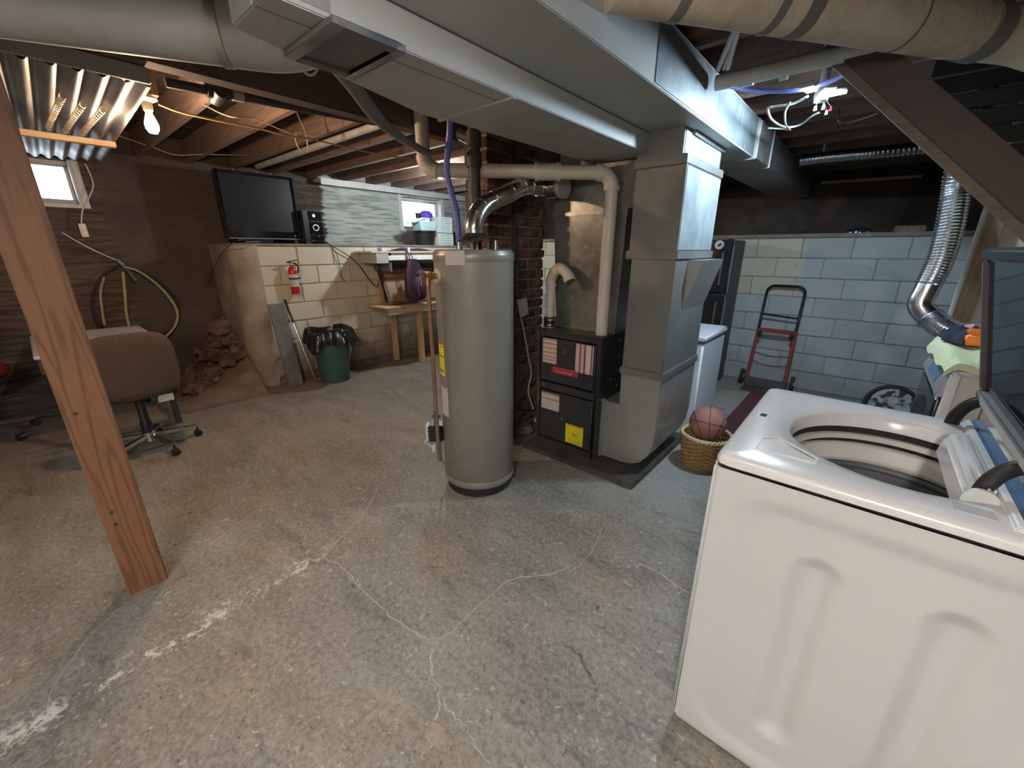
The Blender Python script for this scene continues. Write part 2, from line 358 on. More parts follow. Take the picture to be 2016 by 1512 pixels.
def glass_mat(name, tint, tr=.75, rough=.05):
    m = bpy.data.materials.new(name); m.use_nodes = True; MATS[name] = m; nt = m.node_tree
    nt.nodes.clear(); o = nt.nodes.new('ShaderNodeOutputMaterial'); mx = nt.nodes.new('ShaderNodeMixShader')
    t = nt.nodes.new('ShaderNodeBsdfTransparent'); t.inputs[0].default_value = (*tint, 1)
    g = nt.nodes.new('ShaderNodeBsdfGlossy'); g.inputs['Roughness'].default_value = rough; g.inputs[0].default_value = (.8, .85, .9, 1)
    fr = nt.nodes.new('ShaderNodeFresnel'); fr.inputs[0].default_value = 1.5
    f = math_(nt, 'MULTIPLY_ADD', fr.outputs[0], 1.0, 1-tr-.04, True)
    L(nt, f, mx.inputs[0]); L(nt, t.outputs[0], mx.inputs[1]); L(nt, g.outputs[0], mx.inputs[2]); L(nt, mx.outputs[0], o.inputs[0]); return m
glass_mat('window_glass', (.95, .97, 1), .95)
glass_mat('lid_glass', (.30, .32, .34), .93)
glass_mat('clear_plastic', (.78, .9, .95), .8, .2)
emit('bulb_warm', (1, .72, .38), 60); emit('bulb_cool', (.85, .94, 1), 60); emit('bulb_neutral', (1, .92, .82), 40)
emit('outdoors', (.95, .98, 1), 3.0)

# ------------------------------------------------------------------ geometry helpers (world coordinates)
class G:
    def __init__(s): s.v = []; s.f = []
    def add(s, vs, fs):
        o = len(s.v); s.v += [Vector(v) for v in vs]; s.f += [tuple(i+o for i in f) for f in fs]; return s
    def box(s, x0, x1, y0, y1, z0, z1):
        return s.add([(x0,y0,z0),(x1,y0,z0),(x1,y1,z0),(x0,y1,z0),(x0,y0,z1),(x1,y0,z1),(x1,y1,z1),(x0,y1,z1)],
                     [(0,3,2,1),(4,5,6,7),(0,1,5,4),(1,2,6,5),(2,3,7,6),(3,0,4,7)])
    def obox(s, c, ax, ay, az):
        c, ax, ay, az = map(Vector, (c, ax, ay, az))
        vs = [c+i*ax+j*ay+k*az for k in (-1,1) for j in (-1,1) for i in (-1,1)]
        return s.add(vs, [(0,2,3,1),(4,5,7,6),(0,1,5,4),(1,3,7,5),(3,2,6,7),(2,0,4,6)])
    def beam(s, a, b, w, t, up=(0,0,1)):
        a, b = Vector(a), Vector(b); d = (b-a); u = Vector(up)
        side = d.cross(u).normalized(); u2 = side.cross(d).normalized()
        return s.obox((a+b)/2, d/2, side*w/2, u2*t/2)
    def prism(s, poly, axis, a, b):
        n = len(poly)
        def P(p, h):
            return {'x': (h,p[0],p[1]), 'y': (p[0],h,p[1]), 'z': (p[0],p[1],h)}[axis]
        vs = [P(p, a) for p in poly]+[P(p, b) for p in poly]
        fs = [tuple(range(n))[::-1], tuple(range(n, 2*n))]+[(i,(i+1)%n,n+(i+1)%n,n+i) for i in range(n)]
        return s.add(vs, fs)
    def tube(s, pts, r, n=10, closed=False, cap=True, flat=None):
        pts = [Vector(p) for p in pts]; m = len(pts); rs = r if isinstance(r, (list, tuple)) else [r]*m
        T = []
        for i in range(m):
            a = pts[(i-1) % m] if closed or i > 0 else pts[i]; b = pts[(i+1) % m] if closed or i < m-1 else pts[i]
            T.append((b-a).normalized())
        up = Vector((0,0,1)) if abs(T[0].z) < .9 else Vector((1,0,0))
        nrm = (up-T[0]*up.dot(T[0])).normalized(); vs = []
        for i in range(m):
            if i: nrm = (nrm-T[i]*nrm.dot(T[i])).normalized()
            bi = T[i].cross(nrm)
            for k in range(n):
                a = 2*math.pi*k/n; fx, fy = (1, 1) if flat is None else flat
                vs.append(pts[i]+(nrm*math.cos(a)*fx+bi*math.sin(a)*fy)*rs[i])
        fs = []
        for i in range(m if closed else m-1):
            j = (i+1) % m
            for k in range(n): fs.append((i*n+k, i*n+(k+1)%n, j*n+(k+1)%n, j*n+k))
        if cap and not closed: fs += [tuple(range(n))[::-1], tuple(range((m-1)*n, m*n))]
        return s.add(vs, fs)
    def cyl(s, a, b, r, n=16, r2=None): return s.tube([a, b], [r, r if r2 is None else r2], n)
    def lathe(s, cx, cy, prof, n=32, axis=None, cap=False):
        vs = []; m = len(prof)
        for k in range(n):
            a = 2*math.pi*k/n
            for r, z in prof: vs.append((cx+r*math.cos(a), cy+r*math.sin(a), z))
        fs = [(k*m+i, ((k+1)%n)*m+i, ((k+1)%n)*m+i+1, k*m+i+1) for k in range(n) for i in range(m-1)]
        if cap:
            fs.append(tuple(k*m for k in range(n))[::-1]); fs.append(tuple(k*m+m-1 for k in range(n)))
        return s.add(vs, fs)
    def sphere(s, c, r, nu=20, nv=12, sc=(1,1,1)):
        c = Vector(c); vs = []; 
        for j in range(nv+1):
            t = math.pi*j/nv
            for i in range(nu):
                a = 2*math.pi*i/nu; vs.append(c+Vector((sc[0]*r*math.sin(t)*math.cos(a), sc[1]*r*math.sin(t)*math.sin(a), sc[2]*r*math.cos(t))))
        return s.add(vs, [(j*nu+i, (j+1)*nu+i, (j+1)*nu+(i+1)%nu, j*nu+(i+1)%nu) for j in range(nv) for i in range(nu)])
    def grid(s, fn, nu, nv):
        vs = [fn(i/nu, j/nv) for j in range(nv+1) for i in range(nu+1)]
        return s.add(vs, [(j*(nu+1)+i, j*(nu+1)+i+1, (j+1)*(nu+1)+i+1, (j+1)*(nu+1)+i) for j in range(nv) for i in range(nu)])
    def xf(s, m, start=0):
        for i in range(start, len(s.v)): s.v[i] = m @ s.v[i]
        return s
def mesh_from(g, name, bev=0, seg=2, smoothf=False, ang=35):
    bm = bmesh.new(); vs = [bm.verts.new(v) for v in g.v]
    for f in g.f:
        try: bm.faces.new([vs[i] for i in f])
        except ValueError: pass
    bmesh.ops.remove_doubles(bm, verts=bm.verts[:], dist=1e-6)
    bmesh.ops.recalc_face_normals(bm, faces=bm.faces[:])
    if bev:
        ed = [e for e in bm.edges if len(e.link_faces) == 2 and e.calc_face_angle(0) > math.radians(ang)]
        bmesh.ops.bevel(bm, geom=ed, offset=bev, segments=seg, affect='EDGES', clamp_overlap=True)
    me = bpy.data.meshes.new(name); bm.to_mesh(me); bm.free()
    if smoothf or bev:
        for p in me.polygons: p.use_smooth = True
        try: me.set_sharp_from_angle(angle=math.radians(ang if smoothf else 50))
        except Exception: pass
    return me
def wloc(o):
    l = o.location.copy()
    while o.parent: o = o.parent; l += o.location
    return l
def obj(name, g, material, parent=None, smoothf=False, bev=0, seg=2, kind=None, ang=40):
    if parent is not None: org = wloc(parent)
    else:
        xs = [v.x for v in g.v]; ys = [v.y for v in g.v]; zs = [v.z for v in g.v]
        org = Vector(((min(xs)+max(xs))/2, (min(ys)+max(ys))/2, min(zs)))
    g.v = [v-org for v in g.v]
    me = mesh_from(g, name, bev, seg, smoothf, ang)
    me.materials.append(MATS[material])
    o = bpy.data.objects.new(name, me); COL.objects.link(o)
    if parent is not None: o.parent = parent
    else: o.location = org
    if kind: o['kind'] = kind
    return o
def tag(o, label, cat, group=None):
    o['label'] = label; o['category'] = cat
    if group: o['group'] = group
    return o
def thing(name, label, cat, loc, group=None):
    o = bpy.data.objects.new(name, None); COL.objects.link(o); o.location = loc; o.empty_display_size = .1
    return tag(o, label, cat, group)
def struct(name, g, m, **k): return obj(name, g, m, kind='structure', **k)
def text(name, s, size, origin, xdir, updir, material, parent, ext=.0006, align='CENTER'):
    cu = bpy.data.curves.new(name, 'FONT'); cu.body = s; cu.size = size; cu.extrude = ext; cu.align_x = align; cu.align_y = 'CENTER'
    to = bpy.data.objects.new(name+'_tmp', cu); COL.objects.link(to)
    dg = bpy.context.evaluated_depsgraph_get(); me = bpy.data.meshes.new_from_object(to.evaluated_get(dg))
    bpy.data.objects.remove(to); bpy.data.curves.remove(cu)
    x = Vector(xdir).normalized(); u = Vector(updir).normalized(); z = x.cross(u); org = Vector(origin)-wloc(parent)
    M4 = Matrix(((x.x,u.x,z.x,org.x),(x.y,u.y,z.y,org.y),(x.z,u.z,z.z,org.z),(0,0,0,1)))
    me.transform(M4); me.materials.clear(); me.materials.append(MATS[material])
    o = bpy.data.objects.new(name, me); COL.objects.link(o); o.parent = parent; return o
def inst(name, me, loc, parent, rot=(0,0,0), scale=(1,1,1)):
    o = bpy.data.objects.new(name, me); COL.objects.link(o); o.parent = parent
    o.location = Vector(loc)-wloc(parent); o.rotation_euler = rot; o.scale = scale; return o
def point_light(name, spec, parent=None):
    p, c, w, r = spec
    l = bpy.data.lights.new(name, 'POINT'); l.color = c; l.energy = w; l.shadow_soft_size = r
    o = bpy.data.objects.new(name, l); COL.objects.link(o)
    if parent: o.parent = parent; o.location = Vector(p)-wloc(parent)
    else: o.location = p
    return o
def arc(c, r, a0, a1, n, ux, uy):
    c, ux, uy = Vector(c), Vector(ux), Vector(uy)
    return [c+ux*r*math.cos(a0+(a1-a0)*i/n)+uy*r*math.sin(a0+(a1-a0)*i/n) for i in range(n+1)]
def spline(pts, n=6):
    pts = [Vector(p) for p in pts]; out = []
    for i in range(len(pts)-1):
        p0 = pts[max(i-1, 0)]; p1 = pts[i]; p2 = pts[i+1]; p3 = pts[min(i+2, len(pts)-1)]
        for k in range(n):
            t = k/n; out.append(.5*((2*p1)+(p2-p0)*t+(2*p0-5*p1+4*p2-p3)*t*t+(3*p1-p0-3*p2+p3)*t**3))
    out.append(pts[-1]); return out

# ================================================================== THE SETTING
XL, YB, XR, YF = -5.6, 5.25, 1.75, -2.6      # inner faces: left wall, low back wall, right wall, front wall
CEIL, JB = 2.52, 2.30
fl = struct('floor', G().box(XL-.3, XR+.2, YF-.2, 6.7, -.12, 0), 'floor_concrete')
ce = struct('ceiling', G().box(XL-.3, XR+.2, YF-.2, 6.7, CEIL, CEIL+.04), 'subfloor')
jm = mesh_from(G().box(XL-.25, XR+.15, -.021, .021, 0, CEIL-JB-.002), 'joist'); jm.materials.append(MATS['joist_wood'])
for k in range(-9, 14):
    inst('joist', jm, (0, .975+.406*k, JB), ce)
# subfloor planks between the joists, running lengthwise
pm = mesh_from(G().box(-.068, .068, YF-.1, 6.6, -.012, 0), 'plank', .003, 1); pm.materials.append(MATS['subfloor'])
for k in range(46): inst('plank', pm, (XL+.1+k*.156, 0, CEIL+R.uniform(-.002, .001)), ce)

# left foundation wall with two window openings
W1 = (.12, .50, 1.84, 2.205); W2 = (3.94, 4.73, 1.76, 2.215)
g = G(); X0, X1 = XL-.28, XL
g.box(X0, X1, YF-.2, W1[0], 0, CEIL); g.box(X0, X1, W1[0], W1[1], 0, W1[2]); g.box(X0, X1, W1[0], W1[1], W1[3], CEIL)
g.box(X0, X1, W1[1], W2[0], 0, CEIL); g.box(X0, X1, W2[0], W2[1], 0, W2[2]); g.box(X0, X1, W2[0], W2[1], W2[3], CEIL)
g.box(X0, X1, W2[1], 6.7, 0, CEIL)
struct('wall_left', g, 'foundation_wall')
struct('wall_right', G().box(XR, XR+.2, YF-.2, 6.7, 0, CEIL), 'dark_earth')
struct('wall_front', G().box(XL, XR, YF-.2, YF, 0, CEIL), 'parge')
struct('wall_back', G().box(XL, XR, 6.5, 6.7, 0, CEIL), 'dark_earth')

# windows
def window(name, w, sill):
    y0, y1, z0, z1 = w; xf = XL-.14
    t = .045; g = G()
    g.box(xf-.03, xf+.03, y0, y1, z0, z0+t); g.box(xf-.03, xf+.03, y0, y1, z1-t, z1)
    g.box(xf-.03, xf+.03, y0, y0+t, z0+t, z1-t); g.box(xf-.03, xf+.03, y1-t, y1, z0+t, z1-t)
    o = struct(name, g, 'white_vinyl', bev=.004)
    obj('pane', G().box(xf-.004, xf+.004, y0+t, y1-t, z0+t, z1-t), 'window_glass', o)
    h = G(); h.box(xf+.03, XL+.012, y0-.03, y1+.03, z0-.03, z0); obj('window_sill', h, sill, o, bev=.004)
    h = G(); h.box(xf+.03, XL+.01, y0-.0, y0+.02, z0, z1); h.box(xf+.03, XL+.01, y1-.02, y1, z0, z1); obj('window_jamb', h, sill, o)
    h = G(); h.box(XL, XL+.018, y0-.05, y0, z0-.03, z1+.03); h.box(XL, XL+.018, y1, y1+.045, z0-.03, z1+.03); obj('casing', h, 'white_paint', o, bev=.003)
    return o
window('window_1', W1, 'white_paint'); window('window_2', W2, 'white_paint')
struct('trim_1', G().box(XL+.001, XL+.20, 2.66, 5.3, 2.265, 2.298).box(XL+.18, XL+.20, 2.66, 5.3, 2.225, 2.265), 'white_paint', bev=.004)

# ---- low block walls (shelf of earth behind them)
def blocks(parent, face, fixed, a0, a1, z0, courses, L_, H_, matname, skip=None, mort=.008, proud=.0):
    meshes = []
    for q in range(4):
        rr = random.Random(q); g = G()
        g.box(-L_/2+mort/2, L_/2-mort/2, -.055, .0, -H_/2+mort/2, H_/2-mort/2)
        me = mesh_from(g, 'block', .007, 2); me.materials.append(MATS[matname]); meshes.append(me)
    for c in range(courses):
        z = z0+H_*(c+.5); off = (c % 2)*L_/2
        a = a0-off
        while a < a1:
            lo, hi = max(a, a0), min(a+L_, a1)
            if hi-lo > .06:
                cen = (lo+hi)/2; sc = (hi-lo)/L_; pr = R.uniform(-.003, .004)
                if face == 'y': inst('block', R.choice(meshes), (cen, fixed+.0-pr, z), parent, (0, 0, math.pi), (sc, 1, 1)) if False else inst('block', R.choice(meshes), (cen, fixed+.05-pr, z), parent, (0, R.uniform(-.002, .002), 0), (sc, 1, 1))
                else: inst('block', R.choice(meshes), (fixed-.05+pr, cen, z), parent, (R.uniform(-.002, .002), 0, math.pi/2), (sc, 1, 1))
            a += L_
BX = -4.85
# back: face at Y=YB, mortar core 6 mm behind the block faces
wb = struct('wall_back_ledge', G().box(BX-.0, XR, YB+.008, 6.5, 0, 1.575), 'mortar_grey')
blocks(wb, 'y', YB, BX, XR, .0, 8, .405, .1955, 'block_blue')
obj('ledge_cap', G().box(BX, XR, YB-.02, 6.5, 1.566, 1.605), 'ledge_cap', wb, bev=.008)
# left: rounded plastered near end, blocks along X = BX
poly = [(XL, 1.40), (BX-.17, 1.40)]+[(BX-.17+.17*math.sin(a), 1.57-.17*math.cos(a)) for a in [math.pi/2*i/8 for i in range(1, 9)]]
poly = [(p[0]-.008 if i > 2 else p[0], p[1]) for i, p in enumerate(poly)]
wl = struct('wall_left_ledge', G().prism(poly+[(BX-.008, YB+.3), (XL, YB+.3)], 'z', 0, 1.50), 'mortar_cream')
blocks(wl, 'x', BX, 1.60, YB, .085, 7, .405, .2, 'block_cream')
pc = [(BX-.17+.178*math.sin(a), 1.57-.178*math.cos(a)) for a in [math.pi/2*i/10 for i in range(11)]]
pc_in = [(BX-.17+.15*math.sin(a), 1.57-.15*math.cos(a)) for a in [math.pi/2*i/10 for i in range(11)]]
obj('plaster_end', G().prism([(XL, 1.392)]+pc+[(BX+.008, 1.62), (BX-.02, 1.62)]+pc_in[::-1]+[(XL, 1.42)], 'z', 0, 1.50), 'parge', wl, smoothf=True)
g = G(); g.prism([(XL, 1.385)]+pc+[(BX+.012, YB+.3), (XL, YB+.3)], 'z', 1.485, 1.515)
obj('ledge_cap', g, 'ledge_cap', wl, bev=.008)
obj('footing', G().box(BX-.01, BX+.035, 1.6, YB, 0, .085), 'brown_earth', wl, bev=.01)

# slumped earth and broken brick at the near end of the left ledge
mound = tag(obj('rubble_heap', G().grid(lambda u, v: Vector((XL+.01+u*1.0, .66+v*.72, max(0.004, (.72*v**1.6)*(1-u)**.85+.03*math.sin(u*17+v*9)*v*(1-u)))), 16, 14), 'brown_earth', smoothf=True), 'heap of slumped brown earth and broken bricks beside the rounded ledge end', 'rubble heap')
rub = []
for q in range(5):
    g = G().obox((0,0,0), (.095+.02*q*.3, 0, 0), (0, .046, 0), (0, 0, .03+.004*q)); me = mesh_from(g, 'brick', .008, 2)
    me.materials.append(MATS['brown_earth' if q % 2 else 'rubble_dark']); rub.append(me)
for k in range(64):
    u, v = R.uniform(.02, .55), R.uniform(.25, .99)
    z = .72*v**1.6*(1-u)**.85
    inst('brick', R.choice(rub), (XL+.05+u*1.0, .66+v*.70, z+.012), mound, (R.uniform(-.35, .35), R.uniform(-.35, .35), R.uniform(0, 3.1)), (R.uniform(.6, 1), R.uniform(.7, 1.1), R.uniform(.7, 1.1)))

# brick chimney
CX0, CX1, CY0, CY1 = -2.15, -1.95, 2.03, 2.64
ch = tag(obj('brick_chimney', G().box(CX0+.01, CX1-.012, CY0+.012, CY1-.01, 0, JB+.15), 'brick_mortar'), 'old red brick chimney stack between water heater and furnace', 'chimney')
bL, bH, bD, mo = .203, .06, .095, .013
bm_ = []
for q in range(4):
    rr = random.Random(q+3); g = G().obox((0,0,0), (bL/2,0,0), (0,bD/2,0), (0,0,bH/2))
    for v in g.v: v += Vector((rr.uniform(-.004,.004), rr.uniform(-.003,.003), rr.uniform(-.004,.004)))
    me = mesh_from(g, 'brick', .006, 1); me.materials.append(MATS['brick_red']); bm_.append(me)
for c in range(32):
    z = .035+c*(bH+mo)
    if z > JB+.1: break
    y = CY0-(c % 2)*.108
    while y < CY1-.03:
        lo, hi = max(y, CY0), min(y+bL, CY1)
        if hi-lo > .05: inst('brick', R.choice(bm_), (CX1-bD/2+R.uniform(-.006, .005), (lo+hi)/2, z), ch, (R.uniform(-.01, .01), 0, math.pi/2+R.uniform(-.015, .015)), ((hi-lo)/bL, 1, R.uniform(.92, 1.04)))
        y += bL+mo
    x = CX0-((c+1) % 2)*.108
    while x < CX1-.13:
        lo, hi = max(x, CX0), min(x+bL, CX1-.105)
        if hi-lo > .05: inst('brick', R.choice(bm_), ((lo+hi)/2, CY0+bD/2+R.uniform(-.006, .005), z), ch, (0, R.uniform(-.01, .01), R.uniform(-.015, .015)), ((hi-lo)/bL, 1, R.uniform(.92, 1.04)))
        x += bL+mo
# floor cracks with pale filler
def crack(pix, w, m='crack_fill'):
    pts = spline([at(x, y, Z=0) for x, y in pix], 4); pts = [p+Vector((R.uniform(-.006,.006), R.uniform(-.006,.006), 0)) for p in pts]
    g = G(); vs = []; n = len(pts)
    for i, p in enumerate(pts):
        d = (pts[min(i+1, n-1)]-pts[max(i-1, 0)]).normalized(); s = Vector((-d.y, d.x, 0)); ww = w*R.uniform(.5, 1.3)*(.35 if i in (0, n-1) else 1)
        vs += [p+s*ww+Vector((0,0,.0006)), p-s*ww+Vector((0,0,.0006)), p+s*ww-Vector((0,0,.002)), p-s*ww-Vector((0,0,.002))]
    fs = []
    for i in range(n-1):
        a = 4*i; b = a+4
        fs += [(a, a+1, b+1, b), (a, b, b+2, a+2), (a+1, a+3, b+3, b+1)]
    g.add(vs, fs); return obj('crack', g, m, fl)
crack([(745, 955), (725, 1000), (690, 1040), (655, 1075), (640, 1100), (672, 1115), (700, 1145), (740, 1185), (775, 1218), (805, 1235), (835, 1255), (860, 1258)], .0028)
crack([(1130, 1110), (1080, 1130), (1010, 1140), (970, 1170), (920, 1212), (890, 1245), (862, 1262), (848, 1290), (852, 1330), (865, 1355), (862, 1400), (858, 1420)], .0030)
crack([(870, 1370), (890, 1405), (920, 1432), (940, 1470), (965, 1510)], .0022)
crack([(90, 1390), (110, 1345), (140, 1300), (180, 1250), (215, 1215), (240, 1195)], .0018)
crack([(385, 1085), (430, 1060), (480, 1020), (540, 985)], .0018)
crack([(1185, 1040), (1160, 1090), (1120, 1130)], .0018)
crack([(1260, 1110), (1300, 1130), (1330, 1152), (1356, 1166)], .003)
crack([(1110, 1268), (1140, 1290), (1160, 1325), (1172, 1350)], .006, 'crack_dark')
g = G(); c0 = at(859, 1443, Z=0)
g.add([c0+Vector((.035*math.cos(a)*R.uniform(.8, 1.1), .028*math.sin(a)*R.uniform(.8, 1.1), .004)) for a in [i*math.pi/7 for i in range(14)]]+[c0+Vector((.042*math.cos(a), .034*math.sin(a), -.001)) for a in [i*math.pi/7 for i in range(14)]],
      [tuple(range(14))]+[(i, i+14, (i+1) % 14+14, (i+1) % 14) for i in range(14)])
obj('chip', g, 'tile_chip', fl)
# ================================================================== TIMBER
g = G().box(-2.275, -2.185, -.035, .10, 0, 2.12)
post = tag(obj('support_post', g, 'post_wood', bev=.004), 'orange-brown squared timber support post standing on the open floor', 'post')
obj('base_plate', G().box(-2.31, -2.15, -.06, .16, 0, .005), 'old_plate', post)
for zz in (.42, .36, .86): obj('nail', G().cyl((-2.186, .0, zz), (-2.180, .0, zz), .006, 8), 'black_iron', post)
struct('trim_2', G().box(-2.31, -2.22, YF, 6.5, 2.122, 2.297), 'beam_wood', bev=.004)
# stairs on the right: stringer, studs, partition
SY = 2.35
def sxz(x, y): p = at(x, y, Y=SY); return (p.x, p.z)
lo0, lo1 = sxz(1700, 155), sxz(1960, 390); up0, up1 = sxz(1790, 118), sxz(2016, 308)
def ext(a, b, t): return (a[0]+(b[0]-a[0])*t, a[1]+(b[1]-a[1])*t)
poly = [ext(lo0, lo1, -.35), ext(lo0, lo1, 2.6), ext(up0, up1, 3.0), ext(up0, up1, -.25)]
poly = [(x, min(z, 2.29)) for x, z in poly]
st = tag(obj('stair_stringer', G().prism(poly, 'y', SY, SY+.045), 'stringer_wood', bev=.003), 'dark reddish-brown diagonal stair stringer board above the dryer', 'stringer')
a, b = ext(lo0, lo1, -.33), ext(lo0, lo1, 2.5)
obj('edge_strip', G().beam((a[0], SY+.02, min(a[1], 2.28)-.008), (b[0], SY+.02, b[1]-.008), .05, .012, (0, 1, 0)), 'old_edge', st)
g = thing('plank_partition', 'dark horizontal board partition behind the diagonal stair stringer', 'partition', (.9, 3.0, 1.75))
for k in range(7):
    zk = 1.755+k*.078+.03; xk = max(.02, (-.19+(2.09-(CAM_H+.783*(zk-CAM_H)))*.97+.10)/.783)
    obj('plank', G().box(xk, XR, 3.0+.004*(k % 3), 3.03+.004*(k % 3), 1.755+k*.078, 1.755+k*.078+.066), 'plank_dark', g, bev=.004)
PX = at(1925, 470, Y=3.42).x
pt = thing('drywall_partition', 'pale drywall partition panel behind the dryer with edge bead', 'partition', (1.0, 3.46, 0))
obj('panel', G().box(PX, XR, 3.45, 3.47, 0, 2.28), 'drywall', pt)
obj('edge_bead', G().box(PX-.012, PX+.006, 3.435, 3.475, 0, 2.28), 'white_matte', pt, bev=.003)
tag(obj('wall_stud', G().box(PX+.006, PX+.076, 3.395, 3.434, 0, 2.29), 'stud_wood', bev=.003), 'knotty bare timber stud against the pale partition behind the dryer', 'stud')

# ================================================================== DUCTS
TB, TT = 2.05, 2.285
tr = thing('trunk_duct', 'large grey sheet-metal trunk duct along the ceiling over the furnace', 'duct', (-.957, 1, TB))
obj('main_section', G().box(-1.13, -.784, -2.2, 3.43, TB, TT), 'galv_dull', tr, bev=.003)
obj('end_section', G().box(-1.10, -.765, 3.45, 6.25, TB-.005, TT-.01), 'galv', tr, bev=.003)
obj('drive_cleat', G().box(-1.14, -.775, 3.425, 3.458, TB-.012, TT), 'galv', tr, bev=.003)
obj('drive_cleat', G().box(-1.108, -.757, 3.86, 3.875, TB-.012, TT), 'galv', tr, bev=.002)
obj('bottom_rail', G().box(-.872, -.856, 2.48, 3.05, TB-.02, TB), 'galv', tr, bev=.003)
obj('hanger_strap', G().box(-1.16, -.75, 1.0, 1.03, TT, TT+.02), 'galv_dull', tr)

ld = thing('return_duct', 'flat grey return duct hung beside the trunk with square grille underneath', 'duct', (-1.28, 1.4, 1.955))
obj('main_section', G().box(-1.455, -1.135, 1.25, 2.46, 1.955, 2.16), 'galv_dull', ld, bev=.004)
obj('near_section', G().prism([(-1.27, .46), (-1.135, .46), (-1.135, 1.245), (-1.46, 1.245), (-1.46, 1.15)], 'z', 1.951, 2.15), 'galv_dull', ld, bev=.004)
obj('side_lip', G().box(-1.135, -1.065, .46, 2.43, 1.952, 2.046), 'galv_dull', ld, bev=.003)
obj('seam', G().box(-1.465, -1.06, 1.24, 1.255, 1.945, 1.953), 'galv_dull', ld)
obj('seam', G().box(-1.44, -1.12, 1.66, 1.668, 1.9515, 1.956), 'galv_dull', ld)
gx0, gx1, gy0, gy1 = -1.30, -1.035, .585, .785
fr = G()
for (a0, a1, b0, b1) in ((gx0, gx1, gy0, gy0+.03), (gx0, gx1, gy1-.03, gy1), (gx0, gx0+.03, gy0+.03, gy1-.03), (gx1-.03, gx1, gy0+.03, gy1-.03)):
    fr.box(a0, a1, b0, b1, 1.934, 1.952)
gr = obj('grille_frame', fr, 'strap_dark', ld, bev=.002)
obj('filter', G().box(gx0+.028, gx1-.028, gy0+.028, gy1-.028, 1.944, 1.950), 'grey_recess', gr)  # dark plate standing in for the shaded opening inside the frame
obj('tape_patch', G().box(-1.066, -1.062, .50, .60, 1.965, 2.03), 'silver_trim', ld)

rd = thing('round_duct', 'grey round metal duct crossing the ceiling at upper left', 'duct', (-1.9, .15, 2.03))
A_, B_ = Vector((-2.53, -.92, 2.10)), Vector((-1.60, .55, 2.068))
d_ = (B_-A_).normalized()
obj('pipe', G().tube([A_, B_], .092, 24), 'galv_dull', rd, smoothf=True)
obj('elbow', G().tube(spline([B_, B_+d_*.10, B_+d_*.16+Vector((.03, 0, 0)), B_+Vector((.20, .16, 0))], 5), .092, 24), 'galv_dull', rd, smoothf=True)
obj('joint_ring', G().tube([B_-d_*.012, B_+d_*.012], .096, 24), 'galv', rd, smoothf=True)

# riser beside the furnace
rs = thing('return_riser', 'upright galvanised return duct beside the furnace with curved boot', 'duct', (-.99, 2.7, .055))
RY0, RY1, RX0, RX1 = 2.38, 3.02, -1.13, -.845
bp = [(-1.222, .475), (-1.222, .06), (-1.06, .058), (-.985, .07), (-.925, .10), (-.882, .155), (-.856, .23), (RX1, .33), (RX1, .69), (RX0+.02, .69), (RX0+.025, .475)]
obj('boot', G().prism(bp, 'y', RY0, RY1), 'galv_boot', rs, bev=.004, ang=60)
obj('boot_flange', G().box(-1.226, -1.205, RY0-.012, RY0, .055, .49), 'galv', rs)
obj('lower_section', G().box(RX0+.022, RX1, RY0, RY1, .69, 1.40), 'galv_riser', rs, bev=.004)
obj('middle_section', G().box(RX0, RX1-.006, RY0+.004, RY1, 1.40, 1.88), 'galv_riser', rs, bev=.004)
obj('upper_section', G().box(RX0+.004, RX1-.03, RY0-.01, RY1+.02, 1.88, TB), 'galv_riser', rs, bev=.004)
for (zz, x0, x1, y0) in ((.69, RX0+.012, RX1+.01, RY0-.012), (1.40, RX0-.012, RX1+.008, RY0-.012), (1.88, RX0-.006, RX1-.0, RY0-.016)):
    obj('flange', G().box(x0, x1, y0, RY1+.012, zz-.002, zz+.045), 'galv_riser', rs, bev=.004)
obj('led_lit_skin', G().box(RX1-.007, RX1-.003, RY0+.02, RY1-.01, 1.45, 1.87), 'galv_led_lit', rs)  # thin plate, carries the painted LED light on the riser side
obj('led_lit_skin', G().box(RX1-.031, RX1-.027, RY0+.01, RY1-.01, 1.93, TB-.01), 'galv_led_lit', rs)
obj('trunk_led_skin', G().box(-.786, -.781, 1.75, 3.42, TB+.01, TT-.01), 'galv_trunk_led', tr)  # thin plate over the LED-lit stretch, light painted into its colour
wq = at(1355, 512, X=RX1); wb_ = at(1341, 613, X=RX1); wf = at(1405, 517, X=RX1)
wy0, wy1, wz1, wz0 = wq.y, RY1-.01, wq.z, wb_.z
wd = obj('filter_pocket', G().prism([(RX1-.001, wz0), (RX1+.085, wz1), (RX1-.001, wz1)], 'y', wy0, wy1), 'galv', rs)

# ================================================================== FURNACE
FX0, FX1, FY0, FY1, FZ0, FZ1 = -1.745, -1.225, 2.31, 3.03, .046, .908
pad = tag(obj('furnace_pad', G().box(-1.775, -.88, 2.19, 3.148, 0, .042), 'pad_black', bev=.006), 'flat black equipment pad under the furnace', 'pad')
fu = thing('furnace', 'black gas furnace cabinet with stickers and red badge', 'furnace', ((FX0+FX1)/2, (FY0+FY1)/2, .042))
obj('cabinet', G().box(FX0, FX1, FY0+.02, FY1, .042, FZ1), 'furnace_black2', fu, bev=.005)
obj('top_plate', G().box(FX0-.003, FX1+.003, FY0-.004, FY1, FZ1-.004, FZ1+.004), 'furnace_black2', fu, bev=.003)
ud = obj('upper_door', G().box(FX0+.03, FX1-.035, FY0-.004, FY0+.02, .535, .865), 'furnace_black', fu, bev=.012, seg=3)
lo_ = obj('lower_door', G().box(FX0+.03, FX1-.035, FY0-.004, FY0+.02, .085, .47), 'furnace_black', fu, bev=.012, seg=3)
